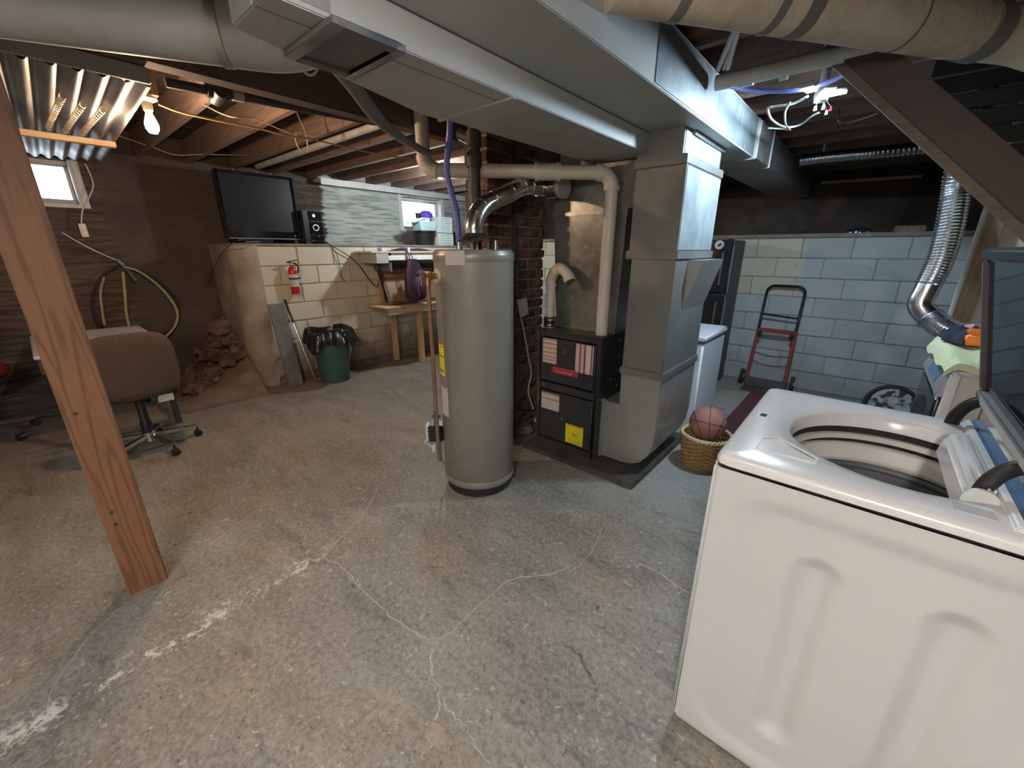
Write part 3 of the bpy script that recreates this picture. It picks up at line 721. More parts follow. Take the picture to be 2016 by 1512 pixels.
fr = G(); fr.box(FX0, FX0+.028, FY0, FY0+.02, .042, FZ1); fr.box(FX1-.032, FX1, FY0, FY0+.02, .042, FZ1); fr.box(FX0+.028, FX1-.032, FY0, FY0+.02, .478, .528)
fr.box(FX0+.028, FX1-.032, FY0, FY0+.02, .868, FZ1); fr.box(FX0+.028, FX1-.032, FY0, FY0+.02, .042, .08)
obj('front_frame', fr, 'furnace_black', fu, bev=.003)
def fsticker(name, p0, p1, m, parent, y=FY0-.0065, th=.0012):
    a, b = at(*p0, Y=FY0), at(*p1, Y=FY0)
    return obj(name, G().box(min(a.x, b.x), max(a.x, b.x), y, y+th*1.8, min(a.z, b.z), max(a.z, b.z)), m, parent)
fsticker('warning_sticker', (1070.5, 664), (1096, 717), 'print_warn', ud)
fsticker('wiring_sticker', (1135.5, 676), (1167, 739), 'print_red', ud)
fsticker('notice_sticker', (1067.5, 769), (1101, 811), 'print_low', lo_)
es = fsticker('energy_sticker', (1115, 832), (1147, 880), 'yellow_print', lo_)
ec = at(1131, 838, Y=FY0)
text('lettering', 'ENERGYGUIDE', .0165, (ec.x, FY0-.0072, ec.z), (1,0,0), (0,0,1), 'ink', es)
ec = at(1131, 856, Y=FY0); text('lettering', '92.1', .026, (ec.x+.005, FY0-.0072, ec.z), (1,0,0), (0,0,1), 'ink', es)
ec = at(1131, 872, Y=FY0)
h = G()
for q in range(4): h.box(ec.x-.055, ec.x+.045-.012*q, FY0-.0072, FY0-.0066, ec.z+.012-.011*q, ec.z+.0135-.011*q)
obj('fine_print', h, 'ink', es)
a, b = at(1088, 722, Y=FY0), at(1136, 738, Y=FY0)
bd = G().box(a.x, b.x+.008, FY0-.012, FY0-.004, .612, .662); bg = obj('brand_badge', bd, 'badge_line', ud, bev=.008, seg=3)
obj('badge_face', G().box(a.x+.005, b.x+.003, FY0-.0135, FY0-.011, .617, .657), 'red_badge', bg, bev=.004)
text('lettering', 'Goodman', .036, ((a.x+b.x)/2+.004, FY0-.0142, .637), (1,0,0), (0,0,1), 'badge_line', bg)
for nm, (px_, py_) in (('sight_glass', (1113, 691)), ('sight_glass', (1107.5, 824))):
    c = at(px_, py_, Y=FY0); o = obj(nm, G().cyl((c.x, FY0-.010, c.z), (c.x, FY0-.003, c.z), .013, 14), 'grey_recess', ud if py_ < 750 else lo_, smoothf=True)
    obj('port', G().cyl((c.x, FY0-.0115, c.z), (c.x, FY0-.0095, c.z), .006, 10), 'dark_void', o)
for px_, py_ in ((1071, 756), (1114, 767), (1161, 780)):
    c = at(px_, py_, Y=FY0); obj('screw', G().cyl((c.x, FY0-.006, c.z), (c.x, FY0+.001, c.z), .006, 10), 'chrome', fu, smoothf=True)
for (px_, py_, r) in ((1205, 717, .042), (1187.5, 749, .018), (1202, 752, .014), (1187.5, 772, .017)):
    c = at(px_, py_, X=FX1); obj('knockout', G().cyl((FX1-.004, c.y, c.z), (FX1+.002, c.y, c.z), r, 18), 'dark_void', fu)
for px_, py_ in ((1220, 670), (1218, 700), (1216, 729), (1202, 746), (1214, 757), (1181, 787)):
    c = at(px_, py_, X=FX1); obj('screw', G().cyl((FX1-.001, c.y, c.z), (FX1+.004, c.y, c.z), .005, 8), 'silver_trim', fu)
# supply plenum on top
pl = thing('supply_plenum', 'shiny dark galvanised plenum standing on the furnace top', 'duct', (-1.5, 2.77, .912))
g = G(); q0 = [(-1.715, 2.50), (-1.24, 2.50), (-1.24, 3.02), (-1.715, 3.02)]; q1 = [(-1.745, 2.47), (-1.205, 2.47), (-1.205, 3.05), (-1.745, 3.05)]
g.add([(x, y, .912) for x, y in q0]+[(x, y, 1.675) for x, y in q1], [(3,2,1,0),(4,5,6,7),(0,1,5,4),(1,2,6,5),(2,3,7,6),(3,0,4,7)])
obj('lower_section', g, 'galv_dark', pl, bev=.003)
obj('flange', G().box(-1.752, -1.198, 2.460, 3.06, 1.662, 1.69), 'galv_dark', pl, bev=.004)
obj('upper_section', G().box(-1.745, -1.17, 2.47, 3.05, 1.69, 1.953), 'galv_dark', pl, bev=.003)
obj('base_flange', G().box(-1.745, -1.23, 2.485, 3.03, .912, .926), 'galv_dark', pl)
obj('collar', G().box(-1.74, -1.14, 2.52, 3.04, 1.953, TB+.1), 'galv_dull', pl)

# PVC exhaust and intake
def pvc_ring(g, c, d, r, L_=.05): c, d = Vector(c), Vector(d).normalized(); return g.tube([c-d*L_/2, c+d*L_/2], r, 18)
ev = thing('exhaust_pipe', 'long cream plastic vent pipe rising from the furnace and bending left', 'pipe', (-1.293, 2.42, .912))
e0 = Vector((-1.293, 2.42, .905)); zt = 1.885; e1 = Vector((-2.09, 1.745, 1.90)); hd = (e1-Vector((e0.x, e0.y, zt))).normalized(); hd.z = 0; hd.normalize()
corner = Vector((e0.x, e0.y, zt)); rb = .085
bend = arc(corner+hd*rb-Vector((0,0,rb)), rb, math.pi, math.pi/2, 8, hd, (0,0,1))
PR = .040
obj('riser', G().tube([e0, corner-Vector((0,0,rb))], PR, 18), 'pvc', ev, smoothf=True)
obj('elbow', G().tube(bend, PR+.004, 18), 'pvc', ev, smoothf=True)
obj('run', G().tube([corner+hd*rb, e1], PR, 18), 'pvc', ev, smoothf=True)
cp = G(); mid = corner+(e1-corner)*.37
pvc_ring(cp, mid, hd, PR+.007, .13); obj('coupling', cp, 'pvc', ev, smoothf=True)
for c_, d__, r__, l__ in ((mid-hd*.065, hd, PR+.011, .022), (mid+hd*.065, hd, PR+.011, .022), (corner+hd*rb, hd, PR+.009, .022), (corner-Vector((0,0,rb)), (0,0,1), PR+.009, .03)):
    cp = G(); pvc_ring(cp, c_, d__, r__, l__); obj('collar', cp, 'pvc', ev, smoothf=True)
el = arc(e1+Vector((0,0,.075)), .075, -math.pi/2, 0, 8, hd, (0,0,1)); el = [e1+Vector((0,0,.075))+hd*.075*math.sin(t)-Vector((0,0,.075*math.cos(t))) for t in [math.pi/2*i/8 for i in range(9)]]
obj('elbow', G().tube(el, PR+.005, 18), 'pvc', ev, smoothf=True)
obj('upper_run', G().tube([el[-1], el[-1]+Vector((0,0,.30))], PR, 18), 'pvc', ev, smoothf=True)
iv = thing('intake_pipe', 'short cream plastic intake pipe with hooked top on the furnace', 'pipe', (-1.715, 2.42, .912))
ip = Vector((-1.715, 2.42, .905)); it = 1.215
obj('riser', G().tube([ip, (ip.x, ip.y, it)], .034, 16), 'pvc', iv, smoothf=True)
hk = spline([(ip.x, ip.y, it), (ip.x, ip.y, it+.035), (ip.x+.03, ip.y-.005, it+.088), (ip.x+.085, ip.y-.012, it+.112), (ip.x+.140, ip.y-.02, it+.085), (ip.x+.172, ip.y-.025, it+.040)], 5)
obj('hook', G().tube(hk, .037, 16, cap=False), 'pvc', iv, smoothf=True)
dd = hk[-1]-hk[-2]
for c_, d__, r__, l__ in (((ip.x, ip.y, it), (0,0,1), .040, .02), (hk[-1]-dd.normalized()*.012, dd, .042, .035), (hk[len(hk)//2+1], hk[len(hk)//2+2]-hk[len(hk)//2], .041, .02)):
    cp = G(); pvc_ring(cp, c_, d__, r__, l__); obj('collar', cp, 'pvc', iv, smoothf=True)
obj('opening', G().tube([hk[-1]+dd.normalized()*.006, hk[-1]+dd.normalized()*.008], .034, 16), 'grey_recess', iv)
cp = G(); pvc_ring(cp, (ip.x, ip.y, .955), (0,0,1), .043, .07); obj('rubber_boot', cp, 'black_plastic', iv, smoothf=True)
for zz in (.935, .972):
    cp = G(); pvc_ring(cp, (ip.x, ip.y, zz), (0,0,1), .045, .012); obj('hose_clamp', cp, 'chrome', iv, smoothf=True)

# ================================================================== WATER HEATER
HX, HY, HR, HT = -1.705, 1.655, .222, 1.452
wh = thing('water_heater', 'tall grey cylindrical gas water heater in the middle of the floor', 'water heater', (HX, HY, 0))
obj('tank', G().lathe(HX, HY, [(0, .055), (HR-.01, .055), (HR, .065), (HR, HT-.06), (HR-.003, HT-.058), (HR-.003, HT-.008), (HR-.012, HT), (0, HT)], 64), 'heater_grey', wh, smoothf=True, ang=50)
obj('bottom_ring', G().lathe(HX, HY, [(HR+.001, .062), (HR+.004, .066), (HR+.004, .10), (HR+.001, .104)], 64), 'heater_grey', wh, smoothf=True)
obj('top_band', G().lathe(HX, HY, [(HR, HT-.062), (HR+.003, HT-.058), (HR+.003, HT-.02), (HR, HT-.016)], 64), 'heater_grey', wh, smoothf=True)
obj('base_skirt', G().lathe(HX, HY, [(HR-.015, .0), (HR-.015, .06)], 48, cap=True), 'black_matte', wh, smoothf=True)
def on_tank(x, y):           # point on the jacket under a pixel
    d = at(x, y, Z=0) if y > 600 else at(x, y, Y=3.0)
    o = Vector((0, 0, CAM_H)); d = (d-o)
    a = d.x**2+d.y**2; b = 2*(d.x*-HX+d.y*-HY); c_ = HX**2+HY**2-HR**2
    disc = max(b*b-4*a*c_, 0); t = (-b-math.sqrt(disc))/(2*a)
    p = o+d*t; return math.atan2(p.y-HY, p.x-HX), p.z
def curved(name, p0, p1, m, parent, off=.0015, n=10):
    a0, z1 = on_tank(*p0); a1, z0 = on_tank(*p1)
    if a1-a0 > math.pi: a1 -= 2*math.pi
    if a0-a1 > math.pi: a0 -= 2*math.pi
    r = HR+off
    g = G().grid(lambda u, v: Vector((HX+r*math.cos(a0+(a1-a0)*u), HY+r*math.sin(a0+(a1-a0)*u), z0+(z1-z0)*v)), n, 2)
    return obj(name, g, m, parent, smoothf=True)
curved('paper_label', (877, 493), (916, 522), 'print_white', wh, .0046)
o = curved('energy_sticker', (864, 675), (877, 742), 'yellow_print', wh)
curved('heading', (865, 679), (875, 685), 'ink', o, .002, 4)
for yy in (700, 727): curved('rule', (866, yy), (874, yy+1.5), 'ink_grey', o, .002, 4)
o = curved('instruction_sticker', (869, 755), (885, 822), 'print_white', wh); curved('heading', (873, 760), (880, 765), 'ink', o, .002, 4)
for yy in (496, 502, 507, 512): curved('vent_mark', (853.5, yy), (864, yy+2.6), 'ink_grey', wh, .0046, 4)
# relief valve and drain
va, vz = on_tank(861, 543); vd = Vector((math.cos(va), math.sin(va), 0)); vc = Vector((HX, HY, vz))+vd*HR
va2 = va-.0
v_ = obj('valve_flange', G().tube([vc-vd*.004, vc+vd*.006], .038, 24), 'porcelain', wh, smoothf=True)
rv = G().tube([vc, vc+vd*.075], .017, 14).tube([vc+vd*.055+Vector((0,0,.022)), vc+vd*.055-Vector((0,0,.05))], .017, 14); rv.tube([vc+vd*.03, vc+vd*.045], .023, 6)
o = obj('relief_valve', rv, 'brass', wh, smoothf=True)
obj('lever', G().obox(vc+vd*.092+Vector((0,0,-.015)), vd*.003, Vector((-vd.y, vd.x, 0))*.006, (0,0,.032)), 'silver_trim', o)
dp = vc+vd*.055
obj('drain_pipe', G().tube([dp-Vector((0,0,.05)), (dp.x, dp.y, .22)], .0115, 12), 'copper_old', wh, smoothf=True)
# gas control low on the left
ga, gz = on_tank(858, 860); ga -= .12; gd = Vector((math.cos(ga), math.sin(ga), 0)); gs = Vector((-gd.y, gd.x, 0)); gc = Vector((HX, HY, .36))+gd*(HR+.045)
o = obj('gas_control', G().obox(gc, gd*.045, gs*.045, (0,0,.055)), 'black_plastic', wh, bev=.006)
h = G()
for q in range(5): h.obox(gc+Vector((0,0,-.04+q*.02))+gd*.0, gd*.046, gs*.048, (0,0,.004))
obj('rib', h, 'black_matte', o)
obj('cover', G().obox(gc+gd*.05, gd*.012, gs*.043, (0,0,.05)), 'white_matte', o, bev=.006)
obj('pilot_cable', G().tube(spline([gc+gd*.05-Vector((0,0,.05)), gc+gd*.075-Vector((0,0,.075)), gc+gd*.03-Vector((0,0,.11)), gc-gd*.02-Vector((0,0,.14))], 5), .005, 8), 'cable_white', o, smoothf=True)
obj('terminal', G().obox(gc+gd*.02-Vector((0,0,.12)), gd*.012, gs*.02, (0,0,.02)), 'cable_white', o, bev=.004)
obj('gas_pipe', G().tube([gc-gd*.02-Vector((0,0,.05)), (gc.x-gd.x*.02, gc.y-gd.y*.02, .16), (gc.x-gd.x*.055, gc.y-gd.y*.055, .09)], .008, 8), 'silver_trim', o, smoothf=True)
obj('gas_nipple', G().tube([gc+Vector((0,0,.055)), gc+Vector((0,0,.14))], .010, 8).tube([gc+Vector((0,0,.10))+gd*.02, gc+Vector((0,0,.10))-gd*.03], .010, 8), 'black_iron', o, smoothf=True)
for px_, py_ in ((885.5, 485.5), (980, 487)):
    a, z = on_tank(px_, py_); p = Vector((HX+HR*math.cos(a), HY+HR*math.sin(a), z)); dd = Vector((math.cos(a), math.sin(a), 0))
    obj('screw', G().cyl(p, p+dd*.005, .004, 8), 'chrome', wh)
# draft hood, nipples
obj('draft_hood', G().lathe(HX, HY+.01, [(.095, HT+.045), (.093, HT+.049), (.052, HT+.085), (.052, HT+.10)], 32), 'flue_metal', wh, smoothf=True)
for q in range(4):
    a = q*math.pi/2+.6; obj('hood_leg', G().box(HX+.075*math.cos(a)-.004, HX+.075*math.cos(a)+.004, HY+.01+.075*math.sin(a)-.004, HY+.01+.075*math.sin(a)+.004, HT-.002, HT+.055), 'flue_metal', wh)
cin = at(919, 478, X=HX-.075); cin = Vector((HX-.085, HY-.03, HT))
obj('water_nipple', G().cyl(cin-Vector((0,0,.003)), cin+Vector((0,0,.045)), .014, 14), 'chrome', wh, smoothf=True)
obj('water_nipple', G().cyl((HX+.03, HY+.15, HT-.002), (HX+.03, HY+.15, HT+.05), .012, 12), 'chrome', wh, smoothf=True)
# flue
fp = thing('flue_pipe', 'shiny jointed metal flue from water heater to chimney with capped tee', 'flue', (HX, HY+.01, HT+.085))
tee = at(1112, 366, Y=2.36); base_t = Vector((-1.945, tee.y, tee.z)); f0 = Vector((HX, HY+.01, HT+.085))
path = spline([f0, f0+Vector((0,0,.04)), f0+Vector((.0,.03,.10)), f0+Vector((.0,.10,.155)), (-1.70, 1.93, 1.755), (-1.705, 2.06, 1.805), (-1.72, 2.17, 1.825), (-1.73, tee.y-.03, tee.z-.005)], 6)
obj('pipe', G().tube(path, .050, 24), 'flue_metal', fp, smoothf=True)
for k in (5, 11, 16, 20, 25, 30, 35, 39):
    if k+1 < len(path): rg = G(); pvc_ring(rg, path[k], path[k+1]-path[k-1], .0525, .006); obj('crimp_ring', rg, 'chrome', fp, smoothf=True)
obj('tee', G().tube([base_t, tee-Vector((.02,0,0))], .066, 24), 'flue_metal', fp, smoothf=True)
obj('tee_cap', G().tube([tee-Vector((.03,0,0)), tee], .074, 28), 'galv_dull', fp, smoothf=True)

# soil stack, blue line, conduit by the chimney
dk = at(934, 330, Y=1.80)
ss = thing('soil_stack', 'black iron stack pipe standing behind the water heater', 'pipe', (dk.x, dk.y, 0))
obj('pipe', G().tube([(dk.x, dk.y, 0), (dk.x, dk.y, 2.4)], .033, 16), 'black_iron', ss, smoothf=True)
for zz in (1.0, 1.93, 2.03): rg = G(); pvc_ring(rg, (dk.x, dk.y, zz), (0,0,1), .043, .07); obj('hub', rg, 'black_iron', ss, smoothf=True)
obj('tee_branch', G().tube([(dk.x, dk.y, 2.03), (dk.x-.12, dk.y+.02, 2.08)], .035, 14), 'black_iron', ss, smoothf=True)
bt = at(886, 236, X=-1.74)
tag(obj('blue_water_line', G().tube(spline([cin+Vector((0,0,.04)), cin+Vector((-.01,0,.2)), (cin.x-.05, cin.y-.02, 1.85), bt, bt+Vector((-.03,0,.25))], 6), .016, 10), 'pex_blue', smoothf=True), 'blue plastic water line rising from the water heater top', 'pipe')
cb = at(1012, 500, X=-1.93)
tag(obj('chimney_conduit', G().tube([(-1.925, cb.y, .02), (-1.925, cb.y, 2.28)], .011, 8).tube(spline([(-1.93, cb.y+.03, 1.55), (-1.92, cb.y+.06, 1.2), (-1.925, cb.y+.03, .9), (-1.92, cb.y+.02, .55)], 5), .004, 6), 'black_iron', smoothf=True), 'thin dark conduit running down the chimney brick face', 'conduit')
tgp = [at(1018, 590, X=-1.90), at(1036, 586, X=-1.90), at(1040, 618, X=-1.90), at(1024, 626, X=-1.90)]
g = G(); g.add([p+Vector((.004,0,0)) for p in tgp]+[p-Vector((.002,0,0)) for p in tgp], [(0,1,2,3),(7,6,5,4),(0,4,5,1),(1,5,6,2),(2,6,7,3),(3,7,4,0)])
wt = tag(obj('paper_tag', g, 'white_matte'), 'crooked white card tag hanging on the chimney bricks', 'tag')
tag(obj('grey_cord', G().tube(spline([at(1026, 628, X=-1.91), at(1033, 660, X=-1.91), at(1040, 700, X=-1.91), at(1046, 735, X=-1.91), at(1040, 770, X=-1.91), at(1050, 805, X=-1.88)], 5), .006, 8), 'cable_white', smoothf=True), 'thin pale cord hanging down the lower chimney bricks', 'cord')
tag(obj('black_lead', G().tube(spline([at(1008, 790, X=-1.92), at(1025, 806, X=-1.92), at(1052, 808, X=-1.86)], 6), .004, 6), 'black_plastic', smoothf=True), 'short black lead between chimney base and furnace side', 'lead')
sv = G().obox((0,0,0), (.075,0,0), (0,.05,0), (0,0,.038))
for v in sv.v: v += Vector((R.uniform(-.015,.015), R.uniform(-.01,.01), R.uniform(-.012,.012)))
sp0 = at(1030, 858, Z=0); sv.xf(Matrix.Translation((sp0.x-.01, sp0.y+.03, .045)) @ Matrix.Rotation(.5, 4, 'Z'))
tag(obj('loose_stone', sv, 'rubble_stone', bev=.02, seg=3), 'loose tan stone on the floor beside the furnace pad', 'stone')
lw = [(1.742, 650), (1.74, 700)]
gv = thing('gas_line', 'black gas pipe and valve beside the furnace left flank', 'pipe', (-1.80, 2.40, 0))
obj('pipe', G().tube([(-1.79, 2.42, .62), (-1.79, 2.42, .30), (-1.79, 2.60, .02)], .011, 8).tube([(-1.79, 2.42, .62), (-1.746, 2.42, .62)], .011, 8), 'black_iron', gv, smoothf=True)
obj('valve', G().tube([(-1.79, 2.42, .50), (-1.79, 2.42, .56)], .020, 8).tube([(-1.79, 2.38, .53), (-1.79, 2.42, .53)], .010, 8), 'chrome', gv, smoothf=True)
obj('trap', G().sphere((-1.78, 2.37, .17), .022, 12, 8), 'white_matte', gv, smoothf=True)

# grey curved hanger strap and small hook under the return duct
hp = spline([at(655, 122, X=-1.50), at(700, 175, X=-1.58), at(745, 235, X=-1.68), at(790, 272, X=-1.85), at(838, 300, X=-2.02)], 6)
tag(obj('flat_hose', G().tube(hp, .034, 14, flat=(.35, 1)), 'strap_dark', smoothf=True), 'flat grey hose curving down from the return duct to the vent elbow', 'hose')
wk = thing('wire_hook', 'thin bent wire hook hanging below the return duct', 'hook', tuple(at(605, 130, X=-1.50)))
obj('wire', G().tube(spline([at(592, 122, X=-1.5), at(600, 142, X=-1.5), at(613, 148, X=-1.5), at(624, 138, X=-1.5), at(627, 118, X=-1.5)], 5), .004, 6), 'silver_trim', wk, smoothf=True)

# ================================================================== LEFT CEILING: corrugated sheet, bulb, wires, pipes
CZ = 2.21
def cor(u, v):
    x = -2.34+u*(-5.56+2.34); y = -.55+v*(1.06)
    return Vector((x, y+.19*u*v, 2.078+.132*u+.014*math.cos(y/.0667*2*math.pi)))
g = G().grid(lambda u, v: cor(u, v), 4, 170)
n0 = len(g.v); g2 = G().grid(lambda u, v: cor(u, v)+Vector((0,0,.0015)), 4, 170); g.add(g2.v, g2.f)
cs = tag(obj('corrugated_sheet', g, 'corrugated', smoothf=True, ang=80), 'corrugated metal sheet overhead above the small left window', 'metal sheet')
tag(obj('sheet_angle_trim', G().box(-2.35, -2.29, -.6, .50, 2.088, 2.118).box(-2.295, -2.279, -.6, .50, 2.062, 2.118), 'galv', bev=.004), 'grey metal angle trim along the near end of the corrugated sheet', 'trim')
tag(obj('pine_batten', G().box(-4.03, -3.97, -.35, .60, 2.095, 2.128), 'pine_y', bev=.003), 'pale pine batten under the corrugated sheet', 'batten')
# springs stored between ridges
for k, (yy, x0, x1) in enumerate(((.285, -2.75, -3.75), (.355, -2.85, -3.8), (.425, -2.9, -3.85))):
    n = 20 if k == 0 else 17; pts = []
    for i in range(n*8+1):
        a = i/8*2*math.pi; x = x0+(x1-x0)*i/(n*8); pts.append((x, yy+.011*math.cos(a), 2.078+.132*(x+2.34)/-3.22-.024+.011*math.sin(a)))
    tag(obj('coil_spring', G().tube(pts, .0022, 5), 'spring_steel', smoothf=True), ['longest coil spring under the corrugated sheet, farthest left', 'middle coil spring under the corrugated sheet', 'coil spring under the corrugated sheet nearest the bulb'][k], 'spring', 'springs under the metal sheet')
def lampholder(name, label, spec, bulbmat, hang=.0):
    p = Vector(spec[0]); t = thing(name, label, 'light bulb', (p.x, p.y, p.z-.06))
    obj('bulb', G().lathe(p.x, p.y, [(.0, p.z-.058), (.018, p.z-.055), (.029, p.z-.035), (.030, p.z-.015), (.022, p.z+.012), (.014, p.z+.035), (.013, p.z+.05)], 20), bulbmat, t, smoothf=True)
    obj('socket', G().lathe(p.x, p.y, [(.018, p.z+.045), (.022, p.z+.05), (.024, p.z+.085), (.05, p.z+.10), (.052, p.z+.115), (0, p.z+.118)], 24), 'porcelain', t, smoothf=True)
    if hang: obj('mount', G().box(p.x-.05, p.x+.05, p.y-.05, p.y+.05, p.z+.115, p.z+.115+hang), 'pine', t)
    l = point_light(name+'_light', ((p.x, p.y, p.z-.10), spec[1], spec[2], spec[3]), t)
    return t
bw = at(298, 243, X=-3.05)
LAMP_WARM = ((bw.x, bw.y, bw.z+.01),)+LAMP_WARM[1:]
lampholder('bare_bulb', 'glowing warm bare bulb in porcelain socket beside the corrugated sheet', LAMP_WARM, 'bulb_warm', .12)
lampholder('ceiling_bulb', 'unseen fill bulb added near the front wall behind the desk', LAMP_FILL_DESK, 'bulb_neutral', .06)
lampholder('ceiling_bulb', 'bare ceiling bulb over the work table behind the chimney', LAMP_FAR, 'bulb_neutral', .02)
lampholder('ceiling_bulb', 'unseen fill bulb added above the floor in front of the washer', LAMP_FILL_MID, 'bulb_neutral', .06)
p = Vector(LAMP_FILL[0]); sl, sw = LAMP_FILL[3]
sf = thing('fill_light', 'white two-tube fill light added out of view behind the camera', 'light', (p.x, p.y, p.z))
obj('housing', G().prism([(p.x-sw/2, p.z+.03), (p.x-.04, p.z+.08), (p.x+.04, p.z+.08), (p.x+sw/2, p.z+.03)], 'y', p.y-sl/2, p.y+sl/2), 'white_vinyl', sf)
for q in (-.04, .04): obj('tube', G().cyl((p.x+q, p.y-sl/2+.03, p.z+.02), (p.x+q, p.y+sl/2-.03, p.z+.02), .013, 12), 'bulb_neutral', sf, smoothf=True)
for q in (-.5, .5): obj('hanger', G().cyl((p.x, p.y+q, p.z+.08), (p.x, p.y+q, CEIL), .003, 6), 'silver_trim', sf)
al = bpy.data.lights.new('fill_light_glow', 'AREA'); al.shape = 'RECTANGLE'; al.size = sw; al.size_y = sl; al.energy = LAMP_FILL[2]; al.color = LAMP_FILL[1]
ao = bpy.data.objects.new('fill_light_glow', al); COL.objects.link(ao); ao.parent = sf; ao.location = (0, 0, -.002)
def cable(name, label, pix, m, r, cat='cable', n=6, **k):
    pts = []
    for q in pix:
        if len(q) == 4: pts.append(at(q[0], q[1], **{q[2]: q[3]}))
        else: pts.append(at(q[0], q[1], **k))
    return tag(obj(name, G().tube(spline(pts, n), r, 7), m, smoothf=True), label, cat)
cable('yellow_cable', 'yellow wire strung from the warm bulb under the joists', [(312, 205), (345, 218), (375, 226), (440, 240), (505, 252), (560, 266), (612, 274), (700, 294), (760, 306), (828, 314)], 'cable_yellow', .005, X=-2.95)
cable('tan_cable', 'thin tan wire sagging along the top of the left wall', [(235, 268), (300, 290), (345, 305), (400, 304), (490, 306)], 'cable_tan', .004, X=-5.0)
cable('brown_cable', 'brown wire drooping in loops above the television', [(572, 196, 'Z', 2.305), (590, 235), (602, 265), (605, 300), (588, 292), (583, 262), (620, 270)], 'cable_tan', .0045, X=-3.3)
cable('thin_wire', 'thin dull wire crossing beneath the joists by the black pipe', [(398, 205, 'Z', 2.305), (450, 229), (500, 234), (560, 258), (610, 276)], 'cable_tan', .0035, X=-3.1)
ip_ = thing('iron_pipe', 'black iron pipe with fitting running under the left joists', 'pipe', tuple(at(520, 205, X=-2.75)))
pa, pb = at(325, 162, X=-2.75), at(790, 250, X=-2.75)
obj('pipe', G().tube([pa, pb], .022, 12), 'black_iron', ip_, smoothf=True)
fc = at(428, 180, X=-2.75); dirp = (pb-pa).normalized(); rg = G(); pvc_ring(rg, fc, dirp, .035, .10); pvc_ring(rg, fc+Vector((0,0,-.02)), (1,0,.2), .030, .10)
obj('fitting', rg, 'black_iron', ip_, smoothf=True)
rg = G(); pvc_ring(rg, fc+dirp*.09, dirp, .030, .05); obj('tape_wrap', rg, 'galv', ip_, smoothf=True)
tag(obj('pale_pipe', G().tube([(-5.3, 1.93, 2.315), (-2.4, 1.93, 2.315)], .030, 12), 'pvc_white', smoothf=True), 'pale grey pipe slung between two left joists', 'pipe')
lw_ = thing('loose_wires', 'loose wire ends hanging above the television top', 'wires', (-5.48, 1.9, 2.1))
for q, yy in enumerate((1.72, 1.95, 2.1)): hb = G(); hb.tube(spline([(-5.45, yy, 2.29), (-5.47, yy+.02, 2.26), (-5.5, yy, 2.18), (-5.52, yy+.05, 2.10)], 4), .004, 5); obj('wire', hb, 'cable_tan', lw_, smoothf=True)

# ================================================================== ON THE LEFT LEDGE
LZ = 1.515
tv = thing('television', 'large black flat television standing on the left ledge', 'television', (-5.2, 1.86, LZ))
tvx = -5.22; c00 = at(418, 346, X=tvx); c10 = at(570, 344, X=tvx); c11 = at(583, 468, X=tvx); c01 = at(440, 466, X=tvx)
ty0, ty1, tz0, tz1 = 1.475, 2.235, LZ+.055, 2.225
obj('case', G().box(tvx-.075, tvx, ty0, ty1, tz0, tz1), 'black_plastic', tv, bev=.008)
obj('screen', G().box(tvx, tvx+.003, ty0+.03, ty1-.03, tz0+.075, tz1-.028), 'screen_black', tv)
b = G()
for bx in ((ty0+.002, ty0+.03, tz0, tz1), (ty1-.03, ty1-.002, tz0, tz1), (ty0+.03, ty1-.03, tz1-.028, tz1), (ty0+.03, ty1-.03, tz0, tz0+.075)): b.box(tvx-.002, tvx+.010, *bx)
obj('bezel', b, 'black_gloss', tv, bev=.004)
obj('trim_strip', G().box(tvx+.006, tvx+.013, ty0+.02, ty1-.02, tz0-.004, tz0+.004), 'silver_trim', tv)
obj('emblem', G().cyl((tvx+.010, ty1-.06, tz0+.035), (tvx+.012, ty1-.06, tz0+.035), .010, 10), 'silver_trim', tv)
obj('stand_neck', G().box(tvx-.05, tvx-.01, 1.75, 1.93, LZ+.015, tz0), 'black_plastic', tv)
obj('stand_base', G().box(tvx-.13, tvx+.10, 1.60, 2.10, LZ, LZ+.016), 'black_gloss', tv, bev=.005)
obj('paper_slip', G().box(tvx+.02, tvx+.10, 1.62, 1.76, LZ+.017, LZ+.021), 'white_matte', tv)
so = thing('stereo', 'black shelf stereo with round silver dial beside the television', 'stereo', (-5.2, 2.33, LZ))
sx = -5.12; sy0, sy1, sz1 = 2.245, 2.47, 1.885
obj('body', G().box(sx-.22, sx, sy0, sy1, LZ, sz1), 'black_plastic', so, bev=.006)
for z0, z1 in ((LZ+.01, LZ+.10), (LZ+.11, LZ+.25), (LZ+.26, sz1-.005)): obj('front_unit', G().box(sx-.005, sx+.012, sy0+.07, sy1-.005, z0, z1), 'black_gloss', so, bev=.004)
obj('dial', G().cyl((sx+.01, 2.375, LZ+.185), (sx+.028, 2.375, LZ+.185), .038, 24), 'silver_trim', so, smoothf=True)
obj('dial_face', G().cyl((sx+.028, 2.375, LZ+.185), (sx+.031, 2.375, LZ+.185), .024, 20), 'black_gloss', so, smoothf=True)
obj('knob', G().cyl((sx+.01, 2.365, LZ+.315), (sx+.03, 2.365, LZ+.315), .018, 16), 'chrome', so, smoothf=True)
obj('badge', G().box(sx+.012, sx+.014, 2.315, 2.345, LZ+.035, LZ+.047), 'white_matte', so)
obj('led', G().box(sx+.012, sx+.014, 2.40, 2.408, LZ+.085, LZ+.092), 'white_matte', so)
cable('tv_cord', 'black cord running from the stereo along the ledge to the work table', [(560, 473, 'X', -4.95), (625, 474, 'X', -4.9), (660, 488, 'X', -4.82), (700, 515, 'X', -4.82), (728, 552, 'X', -4.82), (742, 564, 'X', -4.80), (747, 545, 'X', -4.80), (742, 520, 'X', -4.80)], 'black_plastic', .005)
